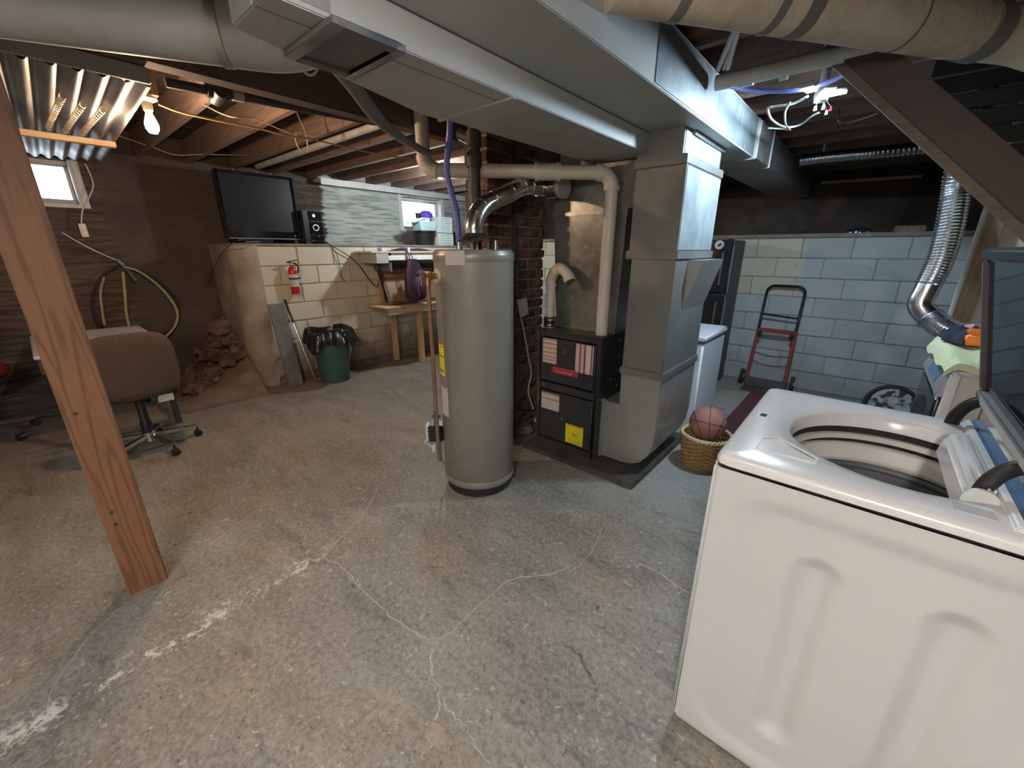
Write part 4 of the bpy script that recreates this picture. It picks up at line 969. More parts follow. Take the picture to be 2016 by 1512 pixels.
cable('speaker_cord', 'thin black cord hanging straight down the block face below the stereo', [(640, 474, 'X', -4.9), (658, 492, 'X', -4.83), (668, 520, 'X', -4.83), (672, 545, 'X', -4.83), (680, 553, 'X', -4.83)], 'black_plastic', .0035)
cable('left_cord', 'black cord trailing off the rounded left end of the ledge', [(520, 475, 'X', -5.0), (470, 473, 'Y', 1.40), (440, 495, 'Y', 1.36), (420, 530, 'Y', 1.34), (410, 560, 'Y', 1.30)], 'black_plastic', .004)

# containers by the back left window
k0 = at(842, 492, X=-5.0)
pot = thing('black_bucket', 'black plastic bucket on the work shelf under the window', 'bucket', (-4.98, 3.86, LZ))
BKX, BKY = -4.98, 3.87
obj('tub', G().lathe(BKX, BKY, [(0, LZ), (.135, LZ), (.155, LZ+.17), (.172, LZ+.175), (.172, LZ+.19), (.150, LZ+.19), (.135, LZ+.02), (0, LZ+.02)], 28), 'black_plastic', pot, smoothf=True)
g = G(); z0 = LZ+.19; 
g.add([(BKX-.09, BKY-.12, z0), (BKX+.09, BKY-.12, z0), (BKX+.09, BKY+.12, z0), (BKX-.09, BKY+.12, z0), (BKX-.11, BKY-.15, z0+.13), (BKX+.11, BKY-.15, z0+.13), (BKX+.11, BKY+.15, z0+.13), (BKX-.11, BKY+.15, z0+.13)], [(3,2,1,0),(0,1,5,4),(1,2,6,5),(2,3,7,6),(3,0,4,7),(4,5,6,7)])
cb_ = tag(obj('blue_bin', g, 'cyan_clear', bev=.006), 'pale blue clear plastic bin standing on the black bucket', 'bin')
obj('lid', G().obox((BKX, BKY-.09, z0+.135), (.10, 0, 0), (0, .17, .035), (0, 0, .005)), 'cyan_plastic', cb_, bev=.003)
tag(obj('purple_bowl', G().lathe(BKX-.02, BKY+.06, [(.10, z0+.185), (.09, z0+.235), (.05, z0+.27), (0, z0+.275)], 20), 'purple_plastic', smoothf=True), 'upturned purple bowl on the pale blue bin', 'bowl')
tag(obj('black_cup', G().lathe(BKX-.01, BKY-.085, [(0, z0+.165), (.032, z0+.165), (.037, z0+.235), (.032, z0+.235), (.03, z0+.18)], 16), 'black_plastic', smoothf=True), 'small black cup beside the purple bowl', 'cup')
def drawers(name, label, y0, y1, z0, n, h, tilt):
    t = thing(name, label, 'drawer unit', (-4.95, (y0+y1)/2, z0))
    x0, x1 = -5.12, -4.90
    g = G().box(x0, x1-.012, y0, y1, z0, z0+h); g.box(x1-.012, x1, y0, y0+.03, z0, z0+h); g.box(x1-.012, x1, y1-.03, y1, z0, z0+h)
    for i in range(n+1): g.box(x1-.012, x1, y0+.03, y1-.03, z0+(h-.02)*i/n, z0+(h-.02)*i/n+.02)
    obj('case', g, 'white_vinyl', t)
    for i in range(n): obj('drawer', G().box(x1-.010, x1-.003, y0+.035, y1-.035, z0+(h-.02)*i/n+.024, z0+(h-.02)*(i+1)/n-.004), 'cyan_clear', t, bev=.003)
    return t
drawers('drawer_unit', 'lower white plastic drawer unit with pale contents behind the water heater', 4.06, 4.34, LZ, 2, .165, 0)
drawers('drawer_unit', 'upper white three-drawer plastic unit stacked beside the window', 4.08, 4.33, LZ+.175, 3, .215, 0)

# ================================================================== BENCH AREA IN FRONT OF THE LEFT LEDGE
ex = thing('fire_extinguisher', 'red fire extinguisher hung on the cream block ledge', 'fire extinguisher', (-4.78, 1.91, 1.0))
ey, exx = 1.905, -4.785
obj('cylinder', G().lathe(exx, ey, [(0, .985), (.040, .99), (.044, 1.0), (.044, 1.235), (.034, 1.265), (.016, 1.28), (.016, 1.295), (0, 1.295)], 24), 'red_gloss', ex, smoothf=True)
obj('label_band', G().lathe(exx, ey, [(.0448, 1.07), (.0448, 1.20)], 24), 'print_white', ex, smoothf=True)
obj('strap', G().lathe(exx, ey, [(.046, 1.145), (.047, 1.147), (.047, 1.16), (.046, 1.162)], 24).box(exx-.03, exx+.0, ey+.045, ey+.075, 1.147, 1.16), 'black_plastic', ex)
obj('valve', G().cyl((exx, ey, 1.29), (exx, ey, 1.32), .014, 12), 'silver_trim', ex, smoothf=True)
obj('handle', G().obox((exx+.01, ey+.012, 1.338), (.008, 0, 0), (0, .050, .008), (0, 0, .005)).obox((exx+.01, ey-.005, 1.318), (.008, 0, 0), (0, .045, -.006), (0, 0, .005)), 'black_plastic', ex)
obj('hose', G().tube(spline([(exx, ey+.015, 1.315), (exx+.01, ey+.05, 1.30), (exx+.02, ey+.058, 1.26), (exx+.02, ey+.05, 1.21)], 5), .008, 8), 'black_plastic', ex, smoothf=True)
obj('gauge', G().cyl((exx+.014, ey, 1.305), (exx+.02, ey, 1.305), .011, 12), 'white_matte', ex)
bb = [at(548, 748, X=-4.70), at(587, 751, X=-4.70), at(546, 602, X=-4.835), at(515, 604, X=-4.835)]
y0 = 1.60; g = G(); tb = Vector((-.115, -.03, .90))
c0 = Vector((-4.665, 1.685, .452)); g.obox(c0+Vector((-.055, -.0, 0)), Vector((.075, .02, .0))*.0+Vector((0, .075, 0)), tb/2, Vector((.010, 0, .0013)))
sb = tag(obj('slate_board', g, 'slate_board', bev=.002), 'long grey slate board leaning against the cream block ledge', 'board')
gb = thing('golf_club', 'golf club leaning on the blocks beside the green trash can', 'golf club', (-4.62, 1.93, 0))
p0, p1 = Vector((-4.62, 1.895, .03)), at(560, 590, X=-4.835)
obj('shaft', G().tube([p0, p0.lerp(p1, .72)], .006, 8), 'chrome', gb, smoothf=True)
obj('grip', G().tube([p0.lerp(p1, .72), p1], [.009, .013], 10), 'black_plastic', gb, smoothf=True)
obj('head', G().obox((-4.61, 1.925, .024), (.02, .045, 0), (.012, -.004, .004), (0, 0, .022)), 'steel_plate', gb, bev=.006)
tc = Vector((-4.54, 2.10, 0))
tn = thing('trash_can', 'dark green trash can by the block ledge', 'trash can', tuple(tc))
obj('can', G().lathe(tc.x, tc.y, [(0, .005), (.150, .0), (.158, .01), (.200, .50), (.212, .505), (.212, .525), (.196, .525), (.15, .02), (0, .02)], 36), 'trash_green', tn, smoothf=True)
def bagf(u, v):
    a = 2*math.pi*u; w = 1+.09*math.sin(a*5+1)+.05*math.sin(a*11)
    prof = [(.16, .36), (.185, .50), (.195, .565), (.205, .60), (.238, .585), (.262, .50), (.272, .425)]
    i = min(int(v*6), 5); f = v*6-i; r = prof[i][0]+(prof[i+1][0]-prof[i][0])*f; z = prof[i][1]+(prof[i+1][1]-prof[i][1])*f
    k = max(0, (v-.45)/.55)
    r = r*(1+(w-1)*(.3+k*.9)); z += .03*math.sin(a*3+2)*(.5+k)+(.025*math.sin(a*7) if v > .8 else 0)
    return Vector((tc.x+r*math.cos(a), tc.y+r*math.sin(a), z+.012))
bgl = tag(obj('trash_bag', G().grid(bagf, 72, 18), 'bag_black', smoothf=True, ang=80), 'crumpled black trash bag lining the green trash can', 'trash bag')

# work table
wt_ = thing('work_table', 'pine work table in front of the low block wall', 'table', (-4.6, 3.3, 0))
tx0, tx1, tY0, tY1, tz = -4.80, -4.36, 2.70, 4.1, .79
obj('table_top', G().box(tx0, tx1+.02, tY0+.02, tY1, tz-.02, tz), 'pine_y', wt_, bev=.003)
obj('apron', G().box(tx1-.03, tx1, tY0+.08, tY1, tz-.10, tz-.02), 'pine_y', wt_, bev=.003)
for lx, ly in ((tx1-.05, 3.255), (-4.78, 3.10), (tx1-.05, 4.05), (-4.78, 4.05)): obj('leg', G().box(lx-.03, lx+.03, ly-.03, ly+.03, 0, tz-.02), 'pine', wt_, bev=.003)
sh = thing('work_shelf', 'raised white shelf board above the pine work table', 'shelf', (-4.6, 3.4, 1.38))
obj('board', G().box(-4.83, -4.42, 2.66, 4.45, 1.415, 1.435), 'white_matte', sh, bev=.003)
obj('front_rail', G().box(-4.44, -4.42, 2.88, 4.45, 1.33, 1.385), 'white_vinyl', sh, bev=.003)
obj('back_rail', G().box(-4.455, -4.44, 2.66, 4.45, 1.385, 1.415), 'pine_y', sh)
obj('bracket', G().box(-4.80, -4.44, 2.90, 2.93, 1.20, 1.415), 'grey_recess', sh)
obj('bracket', G().box(-4.80, -4.44, 4.36, 4.40, 1.20, 1.415), 'grey_recess', sh)
obj('upright', G().box(-4.83, -4.79, 2.95, 3.0, .79, 1.415), 'pine', sh)
obj('end_panel', G().box(-4.78, -4.425, 2.72, 2.88, 1.30, 1.413), 'galv_dull', sh)
tag(obj('white_block', G().box(-4.62, -4.52, 2.86, 2.93, 1.435, 1.475), 'white_matte', bev=.004), 'small white block lying on the raised shelf', 'block')
tag(obj('dark_cloth', G().grid(lambda u, v: Vector((-4.78+u*.3, 3.05+v*.6, 1.436+.045*math.sin(math.pi*u)*math.sin(math.pi*v)*(1+.3*math.sin(9*v)))), 10, 14), 'navy_cloth', smoothf=True), 'low dark folded cloth lying on the raised shelf', 'cloth')
lp = thing('framed_panel', 'brown framed panel leaning under the shelf on the work table', 'panel', (-4.55, 3.1, tz))
y0, y1 = 2.86, 3.75
def lean(g): return g.xf(Matrix.Translation((-4.47, 0, tz+.003)) @ Matrix.Rotation(math.radians(-22), 4, 'Y') @ Matrix.Translation((0, 0, 0)))
g = G().box(-.02, 0, y0, y1, 0, .52); obj('board', lean(g), 'panel_brown', lp)
g = G()
for b_ in ((y0, y1, 0, .04), (y0, y1, .46, .52), (y0, y0+.05, .04, .46), (y1-.05, y1, .04, .46)): g.box(-.025, .012, *b_)
obj('frame', lean(g), 'panel_frame', lp, bev=.003)
# backpack
bkx, bky = -4.33, 3.16
bp_ = thing('backpack', 'plum and black backpack hung from the work shelf', 'backpack', (bkx, bky, .84))
def body(u, v):
    a = 2*math.pi*u; z = .845+.50*v
    w = (.155*(math.sin(math.pi*min(1, v*.62+.30))**.7))*(1 if v > .06 else .55+v*7.5); w *= (1-.45*max(0, v-.72)/.28)
    dpt = .085*(1-.35*v)*(1 if v > .06 else .6+v*6)
    return Vector((bkx+.02+dpt*math.cos(a), bky+w*math.sin(a)+.03*v*-.2, z))
obj('body', G().grid(body, 28, 16), 'backpack_black', bp_, smoothf=True, ang=80)
obj('side_panel', G().tube(spline([(bkx+.05, bky-.125, .93), (bkx+.06, bky-.135, 1.08), (bkx+.05, bky-.11, 1.22), (bkx+.03, bky-.06, 1.34)], 5), [.03]*16, 10, flat=(.5, 1)), 'backpack_plum', bp_, smoothf=True)
obj('front_pocket', G().sphere((bkx+.075, bky+.03, 1.02), .12, 20, 14, (.45, .95, 1.15)), 'backpack_plum', bp_, smoothf=True)
obj('upper_pocket', G().sphere((bkx+.06, bky+.05, 1.17), .085, 18, 12, (.5, 1.2, .55)), 'backpack_plum', bp_, smoothf=True)
obj('piping', G().tube(spline([(bkx+.128, bky-.03, .91), (bkx+.135, bky-.05, 1.0), (bkx+.13, bky-.02, 1.11), (bkx+.122, bky+.05, 1.15), (bkx+.125, bky+.11, 1.09)], 6), .004, 6).tube(spline([(bkx+.13, bky+.09, .92), (bkx+.135, bky+.10, 1.0), (bkx+.12, bky+.11, 1.08)], 5), .004, 6), 'backpack_pink', bp_, smoothf=True)
obj('strap', G().tube(spline([(bkx+.03, bky-.06, 1.33), (bkx+.05, bky-.07, 1.22), (bkx+.06, bky-.06, 1.15)], 5), .013, 8, flat=(.4, 1)), 'backpack_pink', bp_, smoothf=True)
obj('hang_loop', G().tube(spline([(bkx-.01, bky-.03, 1.34), (bkx-.06, bky-.02, 1.44), (bkx-.02, bky+.02, 1.35)], 6), .007, 6), 'backpack_black', bp_, smoothf=True)
tag(obj('white_hook_clip', G().obox((bkx-.055, bky-.01, 1.435), (.008, 0, 0), (0, .016, 0), (0, 0, .045)), 'white_vinyl', bev=.003), 'white clip holding the backpack on the shelf edge', 'clip')

# ================================================================== LEFT WALL THINGS
hz = -5.56
hs = thing('garden_hose', 'yellow-green garden hose looped on a wall hook', 'hose', (hz+.02, .65, .4))
def hp_(*pix): return spline([at(x, y, X=hz+.02) for x, y in pix], 7)
obj('green_loop', G().tube(hp_((243, 525), (275, 535), (315, 565), (343, 600), (350, 625), (340, 648), (318, 668), (290, 672), (262, 655), (250, 625), (246, 580), (242, 535)), .013, 8), 'hose_green', hs, smoothf=True)
obj('tan_loop', G().tube(hp_((205, 545), (198, 575), (201, 610), (206, 640)), .011, 8), 'cable_tan', hs, smoothf=True)
obj('black_loop', G().tube(hp_((240, 520), (205, 540), (185, 575), (184, 610), (200, 645), (230, 665), (300, 668), (345, 640), (352, 610), (340, 580), (300, 545), (245, 522)), .010, 8), 'rubber_black', hs, smoothf=True)
obj('nozzle', G().tube([at(248, 528, X=hz+.05), at(268, 553, X=hz+.05)], [.011, .016], 10), 'grey_recess', hs, smoothf=True)
obj('wall_hook', G().tube([at(232, 512, X=hz-.03), at(234, 514, X=hz+.03), at(243, 522, X=hz+.05)], .014, 8), 'silver_trim', hs, smoothf=True)
cable('wall_wire', 'thin white wire running from the post to the hose hook', [(122, 458, 'X', -5.57), (160, 480, 'X', -5.57), (200, 500, 'X', -5.57), (232, 513, 'X', -5.57)], 'cable_white', .006)
ob = thing('outlet_box', 'small metal outlet box on the wall below the left window', 'outlet', (-5.57, .45, 1.55))
a, b = at(153, 440, X=-5.56), at(176, 467, X=-5.56)
obj('box', G().box(-5.598, -5.55, a.y, b.y, b.z, a.z), 'galv', ob, bev=.004)
for zz in (.30, .70): obj('receptacle', G().cyl((-5.552, (a.y+b.y)/2, b.z+(a.z-b.z)*zz), (-5.545, (a.y+b.y)/2, b.z+(a.z-b.z)*zz), .013, 12), 'porcelain', ob, smoothf=True)
cable('outlet_cable', 'white cable curving from the corrugated sheet down to the outlet box', [(167, 322), (178, 345), (183, 368), (172, 395), (162, 415), (160, 440)], 'cable_white', .006, X=-5.55)
# desk
dk_ = thing('desk', 'white-topped desk against the left wall behind the office chair', 'desk', (-4.85, .35, 0))
obj('desk_top', G().box(-5.45, -4.33, -.10, .62, .715, .74), 'desk_white', dk_, bev=.004)
for lx, ly in ((-4.38, -.05), (-4.38, .58), (-5.40, -.05), (-5.40, .58)): obj('leg', G().box(lx-.02, lx+.02, ly-.02, ly+.02, 0, .715), 'black_iron', dk_)
obj('drawer_box', G().box(-5.40, -4.36, -.09, .30, .60, .714), 'panel_frame', dk_, bev=.004)
# office chair seen from behind
cc = Vector((-3.93, .33, 0))
oc = thing('office_chair', 'brown fabric office chair with chrome star base at the desk', 'office chair', tuple(cc))
def cush(u, v, x, y0, y1, z0, z1, t, n=3.2):
    return None
def slab(cx, y0, y1, z0, z1, t, bow, n=22):
    """rounded padded slab, thin in X"""
    def f(u, v):
        a = 2*math.pi*u; e = .55
        cy = math.copysign(abs(math.cos(a))**e, math.cos(a)); cz = math.copysign(abs(math.sin(a))**e, math.sin(a))
        k = [0, .75, .97, 1, .97, .75, 0][min(int(round(v*6)), 6)]; tt = [-1, -1, -.7, 0, .7, 1, 1][min(int(round(v*6)), 6)]
        yy = (y0+y1)/2+(y1-y0)/2*cy*k; zz = (z0+z1)/2+(z1-z0)/2*cz*k
        return Vector((cx+tt*t-bow*(1-((yy-(y0+y1)/2)/((y1-y0)/2))**2), yy, zz))
    return G().grid(f, 48, 6)
def xrot(g, c, rz): return g.xf(Matrix.Translation(c) @ Matrix.Rotation(rz, 4, 'Z') @ Matrix.Translation(-Vector(c)))
obj('backrest', slab(-3.70, .10, .575, .46, .925, .035, -.02), 'chair_fabric', oc, smoothf=True, ang=80)
obj('back_shell', slab(-3.665, .11, .57, .47, .93, .015, -.02), 'chair_fabric', oc, smoothf=True, ang=80)
obj('seat', G().obox((-3.97, .33, .47), (.25, 0, 0), (0, .24, 0), (0, 0, .04)), 'chair_fabric', oc, bev=.035, seg=3)
obj('back_bar', G().tube(spline([(-3.88, .36, .41), (-3.70, .38, .41), (-3.655, .39, .47), (-3.655, .39, .60)], 5), .022, 10, flat=(.4, 1)), 'black_iron', oc, smoothf=True)
obj('spec_tag', G().obox((-3.66, .45, .445), (.002, 0, 0), (0, .045, 0), (0, 0, .025)), 'drywall', oc)
obj('column', G().lathe(cc.x, cc.y, [(.035, .10), (.035, .22), (.028, .24), (.028, .42), (.07, .43)], 16), 'black_plastic', oc, smoothf=True)
obj('hub', G().lathe(cc.x, cc.y, [(0, .07), (.04, .07), (.04, .14), (.03, .15)], 16), 'chrome', oc, smoothf=True)
for q in range(5):
    a = math.radians(18+72*q); e = cc+Vector((.29*math.cos(a), .29*math.sin(a), 0))
    o = obj('base_leg', G().beam(cc+Vector((0,0,.115)), e+Vector((0,0,.085)), .034, .026), 'chrome', oc, bev=.005)
    obj('caster', G().tube([e+Vector((-.018*math.sin(a), .018*math.cos(a), .026)), e+Vector((.018*math.sin(a), -.018*math.cos(a), .026))], .026, 14).cyl(e+Vector((0,0,.03)), e+Vector((0,0,.09)), .007, 8), 'black_plastic', o, smoothf=True)
# red seat at far left edge
rc0 = Vector((-5.14, -.52, 0))
rc_ = thing('gaming_chair', 'red and black padded chair at the far left edge of the room', 'office chair', tuple(rc0))
obj('seat', G().sphere((rc0.x, rc0.y, .54), .27, 24, 14, (1, 1, .32)), 'red_fabric', rc_, smoothf=True)
obj('seat_shell', G().sphere((rc0.x, rc0.y, .47), .25, 24, 14, (1, 1, .28)), 'rubber_black', rc_, smoothf=True)
obj('backrest', slab(rc0.x-.22, rc0.y-.25, rc0.y+.22, .60, 1.1, .05, .03), 'rubber_black', rc_, smoothf=True, ang=80)
obj('column', G().cyl((rc0.x, rc0.y, .09), (rc0.x, rc0.y, .42), .03, 14), 'black_iron', rc_, smoothf=True)
for q in range(5):
    a = math.radians(40+72*q); e = rc0+Vector((.30*math.cos(a), .30*math.sin(a), 0))
    o = obj('base_leg', G().beam(rc0+Vector((0,0,.12)), e+Vector((0,0,.075)), .05, .03), 'brown_plastic', rc_, bev=.006)
    obj('caster', G().tube([e+Vector((-.02*math.sin(a), .02*math.cos(a), .028)), e+Vector((.02*math.sin(a), -.02*math.cos(a), .028))], .028, 14), 'black_plastic', o, smoothf=True)

# ================================================================== BACK RIGHT
fx0, fx1, fy0, fy1, fh = -1.72, -1.10, 4.62, 5.12, 1.545
fg = thing('refrigerator', 'black two-door refrigerator against the back block wall', 'refrigerator', (-1.41, 4.87, 0))
obj('body', G().box(fx0, fx1, fy0+.055, fy1, .03, fh), 'fridge_side', fg, bev=.006)
for z0, z1, hz0, hz1 in ((1.03, fh, 1.10, 1.43), (.05, 1.015, .62, .94)):
    o = obj('door', G().box(fx0, fx1, fy0, fy0+.05, z0, z1), 'fridge_black', fg, bev=.012, seg=3)
    hx = fx1-.07
    obj('handle', G().tube([(hx, fy0, hz0), (hx, fy0-.035, hz0+.012), (hx, fy0-.035, hz1-.012), (hx, fy0, hz1)], .012, 8), 'steel_plate', o, smoothf=True)
    obj('edge_trim', G().box(fx1-.002, fx1+.003, fy0+.046, fy0+.056, z0, z1-.05), 'silver_trim', o)
obj('hinge_cap', G().box(fx1-.06, fx1-.01, fy0+.01, fy0+.06, fh, fh+.012), 'black_plastic', fg, bev=.003)
c = at(1416.5, 482, Y=fy0)
mg = obj('round_magnet', G().cyl((c.x, fy0-.004, c.z), (c.x, fy0+.001, c.z), .043, 28), 'white_matte', fg)
obj('magnet_print', G().obox((c.x+.004, fy0-.005, c.z), (.014, 0, .006), (0, .001, 0), (-.004, 0, .010)).obox((c.x-.008, fy0-.005, c.z-.012), (.010, 0, .004), (0, .001, 0), (0, 0, .005)), 'ink', mg)
for lx in (fx0+.05, fx1-.05): obj('foot', G().cyl((lx, fy0+.1, 0), (lx, fy0+.1, .035), .02, 10), 'black_plastic', fg)
zx0, zx1, zy0, zy1, zh = -1.38, -.835, 3.175, 3.77, .84
fz = thing('chest_freezer', 'white chest freezer behind the furnace riser', 'freezer', ((zx0+zx1)/2, (zy0+zy1)/2, 0))
obj('body', G().box(zx0, zx1-.012, zy0+.01, zy1, .02, zh-.06), 'white_appliance', fz, bev=.014, seg=3)
obj('lid', G().box(zx0-.004, zx1, zy0, zy1+.004, zh-.045, zh), 'white_appliance', fz, bev=.012, seg=3)
obj('gasket', G().box(zx0+.01, zx1-.02, zy0+.015, zy1-.01, zh-.062, zh-.044), 'grey_recess', fz)
obj('base', G().box(zx0+.02, zx1-.04, zy0+.03, zy1-.02, 0, .03), 'black_plastic', fz)
# hand truck
ht = thing('hand_truck', 'red and black hand truck leaning against the back wall', 'hand truck', (-.65, 5.0, 0))
xl, xr = -.825, -.485
def hy(z): return 5.0+.19*z/1.1
pts = [(xl, hy(.62), .62), (xl, hy(.9), .93)]+[(xl+.07-.07*math.cos(t), hy(1.0), 1.02+.07*math.sin(t)) for t in [math.pi/2*i/6 for i in range(7)]]
pts += [(xr-.07+.07*math.sin(t), hy(1.0), 1.02+.07*math.cos(t)) for t in [math.pi/2*i/6 for i in range(7)]]+[(xr, hy(.9), .93), (xr, hy(.62), .62)]
obj('handle_frame', G().tube(pts, .0135, 10), 'black_gloss', ht, smoothf=True)
obj('cross_bar', G().tube([(xl, hy(.78), .79), (xr, hy(.78), .77)], .010, 8), 'black_gloss', ht, smoothf=True)
for x, s in ((xl, -1), (xr, 1)):
    obj('side_rail', G().tube([(x, hy(.62), .63), (x+.01*s, hy(.05), .05)], .017, 10), 'red_paint', ht, smoothf=True)
    obj('lock_knob', G().sphere((x-.02*s, hy(.6)-.02, .585), .024, 12, 8, (1, .8, 1.5)), 'rubber_black', ht, smoothf=True)
    w = obj('wheel', G().tube([(x+.055*s, 5.07, .085), (x+.085*s, 5.07, .085)], .085, 22), 'rubber_black', ht, smoothf=True)
    obj('wheel_hub', G().tube([(x+.05*s, 5.07, .085), (x+.09*s, 5.07, .085)], .03, 14), 'silver_trim', w, smoothf=True)
obj('cross_plate', G().box(xl, xr, hy(.62)-.012, hy(.62)+.008, .60, .645), 'red_paint', ht, bev=.004)
obj('wire_brace', G().tube(spline([(xl+.01, hy(.38), .38), ((xl+xr)/2-.02, hy(.36), .355), (xr-.01, hy(.38), .37)], 5), .005, 6), 'black_iron', ht, smoothf=True)
obj('axle', G().tube([(xl-.07, 5.07, .085), (xr+.07, 5.07, .085)], .009, 8), 'black_iron', ht, smoothf=True)
obj('toe_plate', G().box(xl-.02, xr+.02, 4.80, 5.0, 0.004, .014).box(xl-.02, xr+.02, 4.99, 5.0, .014, .11), 'steel_plate', ht, bev=.003)
# floor mat
tag(obj('maroon_runner', G().box(-.735, -.25, 3.25, 4.79, 0, .008), 'mat_maroon', bev=.003), 'narrow maroon carpet runner between freezer and washer', 'mat')
# basket and ball
bc = Vector((-.652, 2.835, 0))
bk = thing('wicker_basket', 'round woven wicker basket on the floor holding a ball', 'basket', tuple(bc))
NB, BH = 22, .225
def brad(z): return .122+.036*z/BH
g = G()
for i in range(NB):
    a = 2*math.pi*i/NB; g.tube([(bc.x+brad(z)*math.cos(a), bc.y+brad(z)*math.sin(a), z+.004) for z in (0, .11, BH)], .0035, 5)
o = obj('stake', g, 'wicker', bk, smoothf=True); o['kind'] = 'stuff'
rows = 15; g = G()
for r in range(rows):
    z = .006+(BH-.012)*r/(rows-1); pts = []
    for i in range(NB*4):
        a = 2*math.pi*i/(NB*4); w = .0062*math.cos(NB/2*a+(math.pi if r % 2 else 0)); rr = brad(z)+w
        pts.append((bc.x+rr*math.cos(a), bc.y+rr*math.sin(a), z))
    g.tube(pts, .0076, 6, closed=True)
o = obj('weave', g, 'wicker', bk, smoothf=True); o['kind'] = 'stuff'
for ph in (0, math.pi/1.0):
    pts = []
    for i in range(120):
        a = 2*math.pi*i/120; rr = brad(BH)+.007*math.cos(18*a+ph); pts.append((bc.x+rr*math.cos(a), bc.y+rr*math.sin(a), BH+.008+.007*math.sin(18*a+ph)))
    obj('rim_strand', G().tube(pts, .0085, 6, closed=True), 'wicker_rim', bk, smoothf=True)
obj('bottom', G().lathe(bc.x, bc.y, [(0, .004), (.122, .004), (.122, .010), (0, .010)], 30), 'wicker', bk)
bl_c, br_ = Vector((-.658, 2.855, .305)), .119
bl = tag(obj('basketball', G().sphere(bl_c, br_, 40, 26), 'ball_rubber', smoothf=True), 'worn reddish basketball resting in the wicker basket', 'basketball')
e1_ = (Vector((0,0,CAM_H))-bl_c).normalized(); e2_ = Vector((0,0,1)).cross(e1_).normalized(); e3_ = e1_.cross(e2_)
def seam(off, tilt, axis):
    ax = (e2_*math.cos(tilt)+e3_*math.sin(tilt)) if axis == 0 else (e1_*math.cos(tilt)+e2_*math.sin(tilt))
    ax.normalize(); u = ax.orthogonal().normalized(); w = ax.cross(u); rr = math.sqrt(max(br_**2-off**2, 1e-6))
    return [bl_c+ax*off+(u*math.cos(t)+w*math.sin(t))*rr*1.001 for t in [2*math.pi*i/48 for i in range(48)]]
g = G(); g.tube(seam(.012, .10, 0), .0022, 5, closed=True); g.tube(seam(-.062, .42, 0), .0022, 5, closed=True); g.tube(seam(.080, -.25, 0), .0022, 5, closed=True); g.tube(seam(.0, 1.5, 0), .0022, 5, closed=True)
obj('seam', g, 'ball_seam', bl, smoothf=True)

# ================================================================== WASHER
wx0, wx1, wy0_, wy1_ = -.207, .485, 1.024, 1.715
SEAM, TOP = .937, .968
wa = thing('washer', 'big white top-load washing machine with open glass lid', 'washing machine', ((wx0+wx1)/2, (wy0_+wy1_)/2, 0))
def front(u, v):
    x = wx0+.012+(wx1-wx0-.024)*u; z = .045+(SEAM-.004-.045)*v
    # rounded rectangle recess, then two upright pockets
    cx, cz, hw, hh, rc = (wx0+wx1)/2, .475, .285, .395, .10
    def sd(px, pz, ccx, ccz, w, h, r):
        qx, qz = abs(px-ccx)-w+r, abs(pz-ccz)-h+r
        return math.hypot(max(qx, 0), max(qz, 0))+min(max(qx, qz), 0)-r
    def st(d, w): t = min(1, max(0, .5-d/w)); return t*t*(3-2*t)
    dep = .010*st(sd(x, z, cx, cz, hw, hh, rc), .05)
    for ccx in (.045, .275):
        dep += .019*st(sd(x, z, ccx, .47, .032, .285, .030), .05)
    return Vector((x, wy0_+dep, z))
obj('side_panel', G().grid(front, 96, 120), 'white_matte', wa, smoothf=True, ang=80)
g = G(); g.box(wx0, wx0+.012, wy0_+.022, wy1_, .045, SEAM-.003); g.box(wx1-.012, wx1, wy0_+.022, wy1_, .045, SEAM-.003)
g.box(wx0+.012, wx1-.012, wy1_-.012, wy1_, .045, SEAM-.003); g.box(wx0+.012, wx1-.012, wy0_+.022, wy1_-.012, .045, .06)
obj('cabinet', g, 'white_matte', wa)
g = G()
for xa, xb in ((wx0, wx0+.014), (wx1-.014, wx1)): g.box(xa, xb, wy0_+.001, wy0_+.03, .045, SEAM-.003)
g.box(wx0+.012, wx1-.012, wy0_+.001, wy0_+.03, .030, .046)
obj('corner_fold', g, 'white_matte', wa, bev=.006, seg=3)
g = G()
for q in ((wx0+.008, wx0+.02, wy0_+.008, wy1_-.008), (wx1-.02, wx1-.008, wy0_+.008, wy1_-.008), (wx0+.02, wx1-.02, wy0_+.008, wy0_+.02), (wx0+.02, wx1-.02, wy1_-.02, wy1_-.008)): g.box(*q, SEAM-.004, SEAM+.006)
obj('seam_gap', g, 'black_matte', wa)
for lx in (wx0+.06, wx1-.06):
    for ly in (wy0_+.06, wy1_-.06): obj('foot', G().cyl((lx, ly, 0), (lx, ly, .05), .022, 12), 'black_plastic', wa)
# deck with round opening
ox, oy, orr = .148, 1.372, .240
def rect_pt(a, x0, x1, y0, y1, rc):
    d = Vector((math.cos(a), math.sin(a))); t = 1e9
    if abs(d.x) > 1e-9: t = min(t, ((x1 if d.x > 0 else x0)-ox)/d.x)
    if abs(d.y) > 1e-9: t = min(t, ((y1 if d.y > 0 else y0)-oy)/d.y)
    p = Vector((ox+d.x*t, oy+d.y*t))
    # rounded corners
    for cx, sx in ((x0+rc, -1), (x1-rc, 1)):
        for cy, sy in ((y0+rc, -1), (y1-rc, 1)):
            if (p.x-cx)*sx > 0 and (p.y-cy)*sy > 0:
                o2 = Vector((ox-cx, oy-cy)); b2 = o2.dot(d); c2 = o2.dot(o2)-rc*rc; disc = b2*b2-c2
                if disc > 0: q = -b2+math.sqrt(disc); p = Vector((ox+d.x*q, oy+d.y*q))
    return p
angs = sorted(set([2*math.pi*i/144 for i in range(144)]+[math.atan2(cy-oy, cx-ox) % (2*math.pi) for cx in (wx0, wx1) for cy in (wy0_, wy1_)]))
rings = []
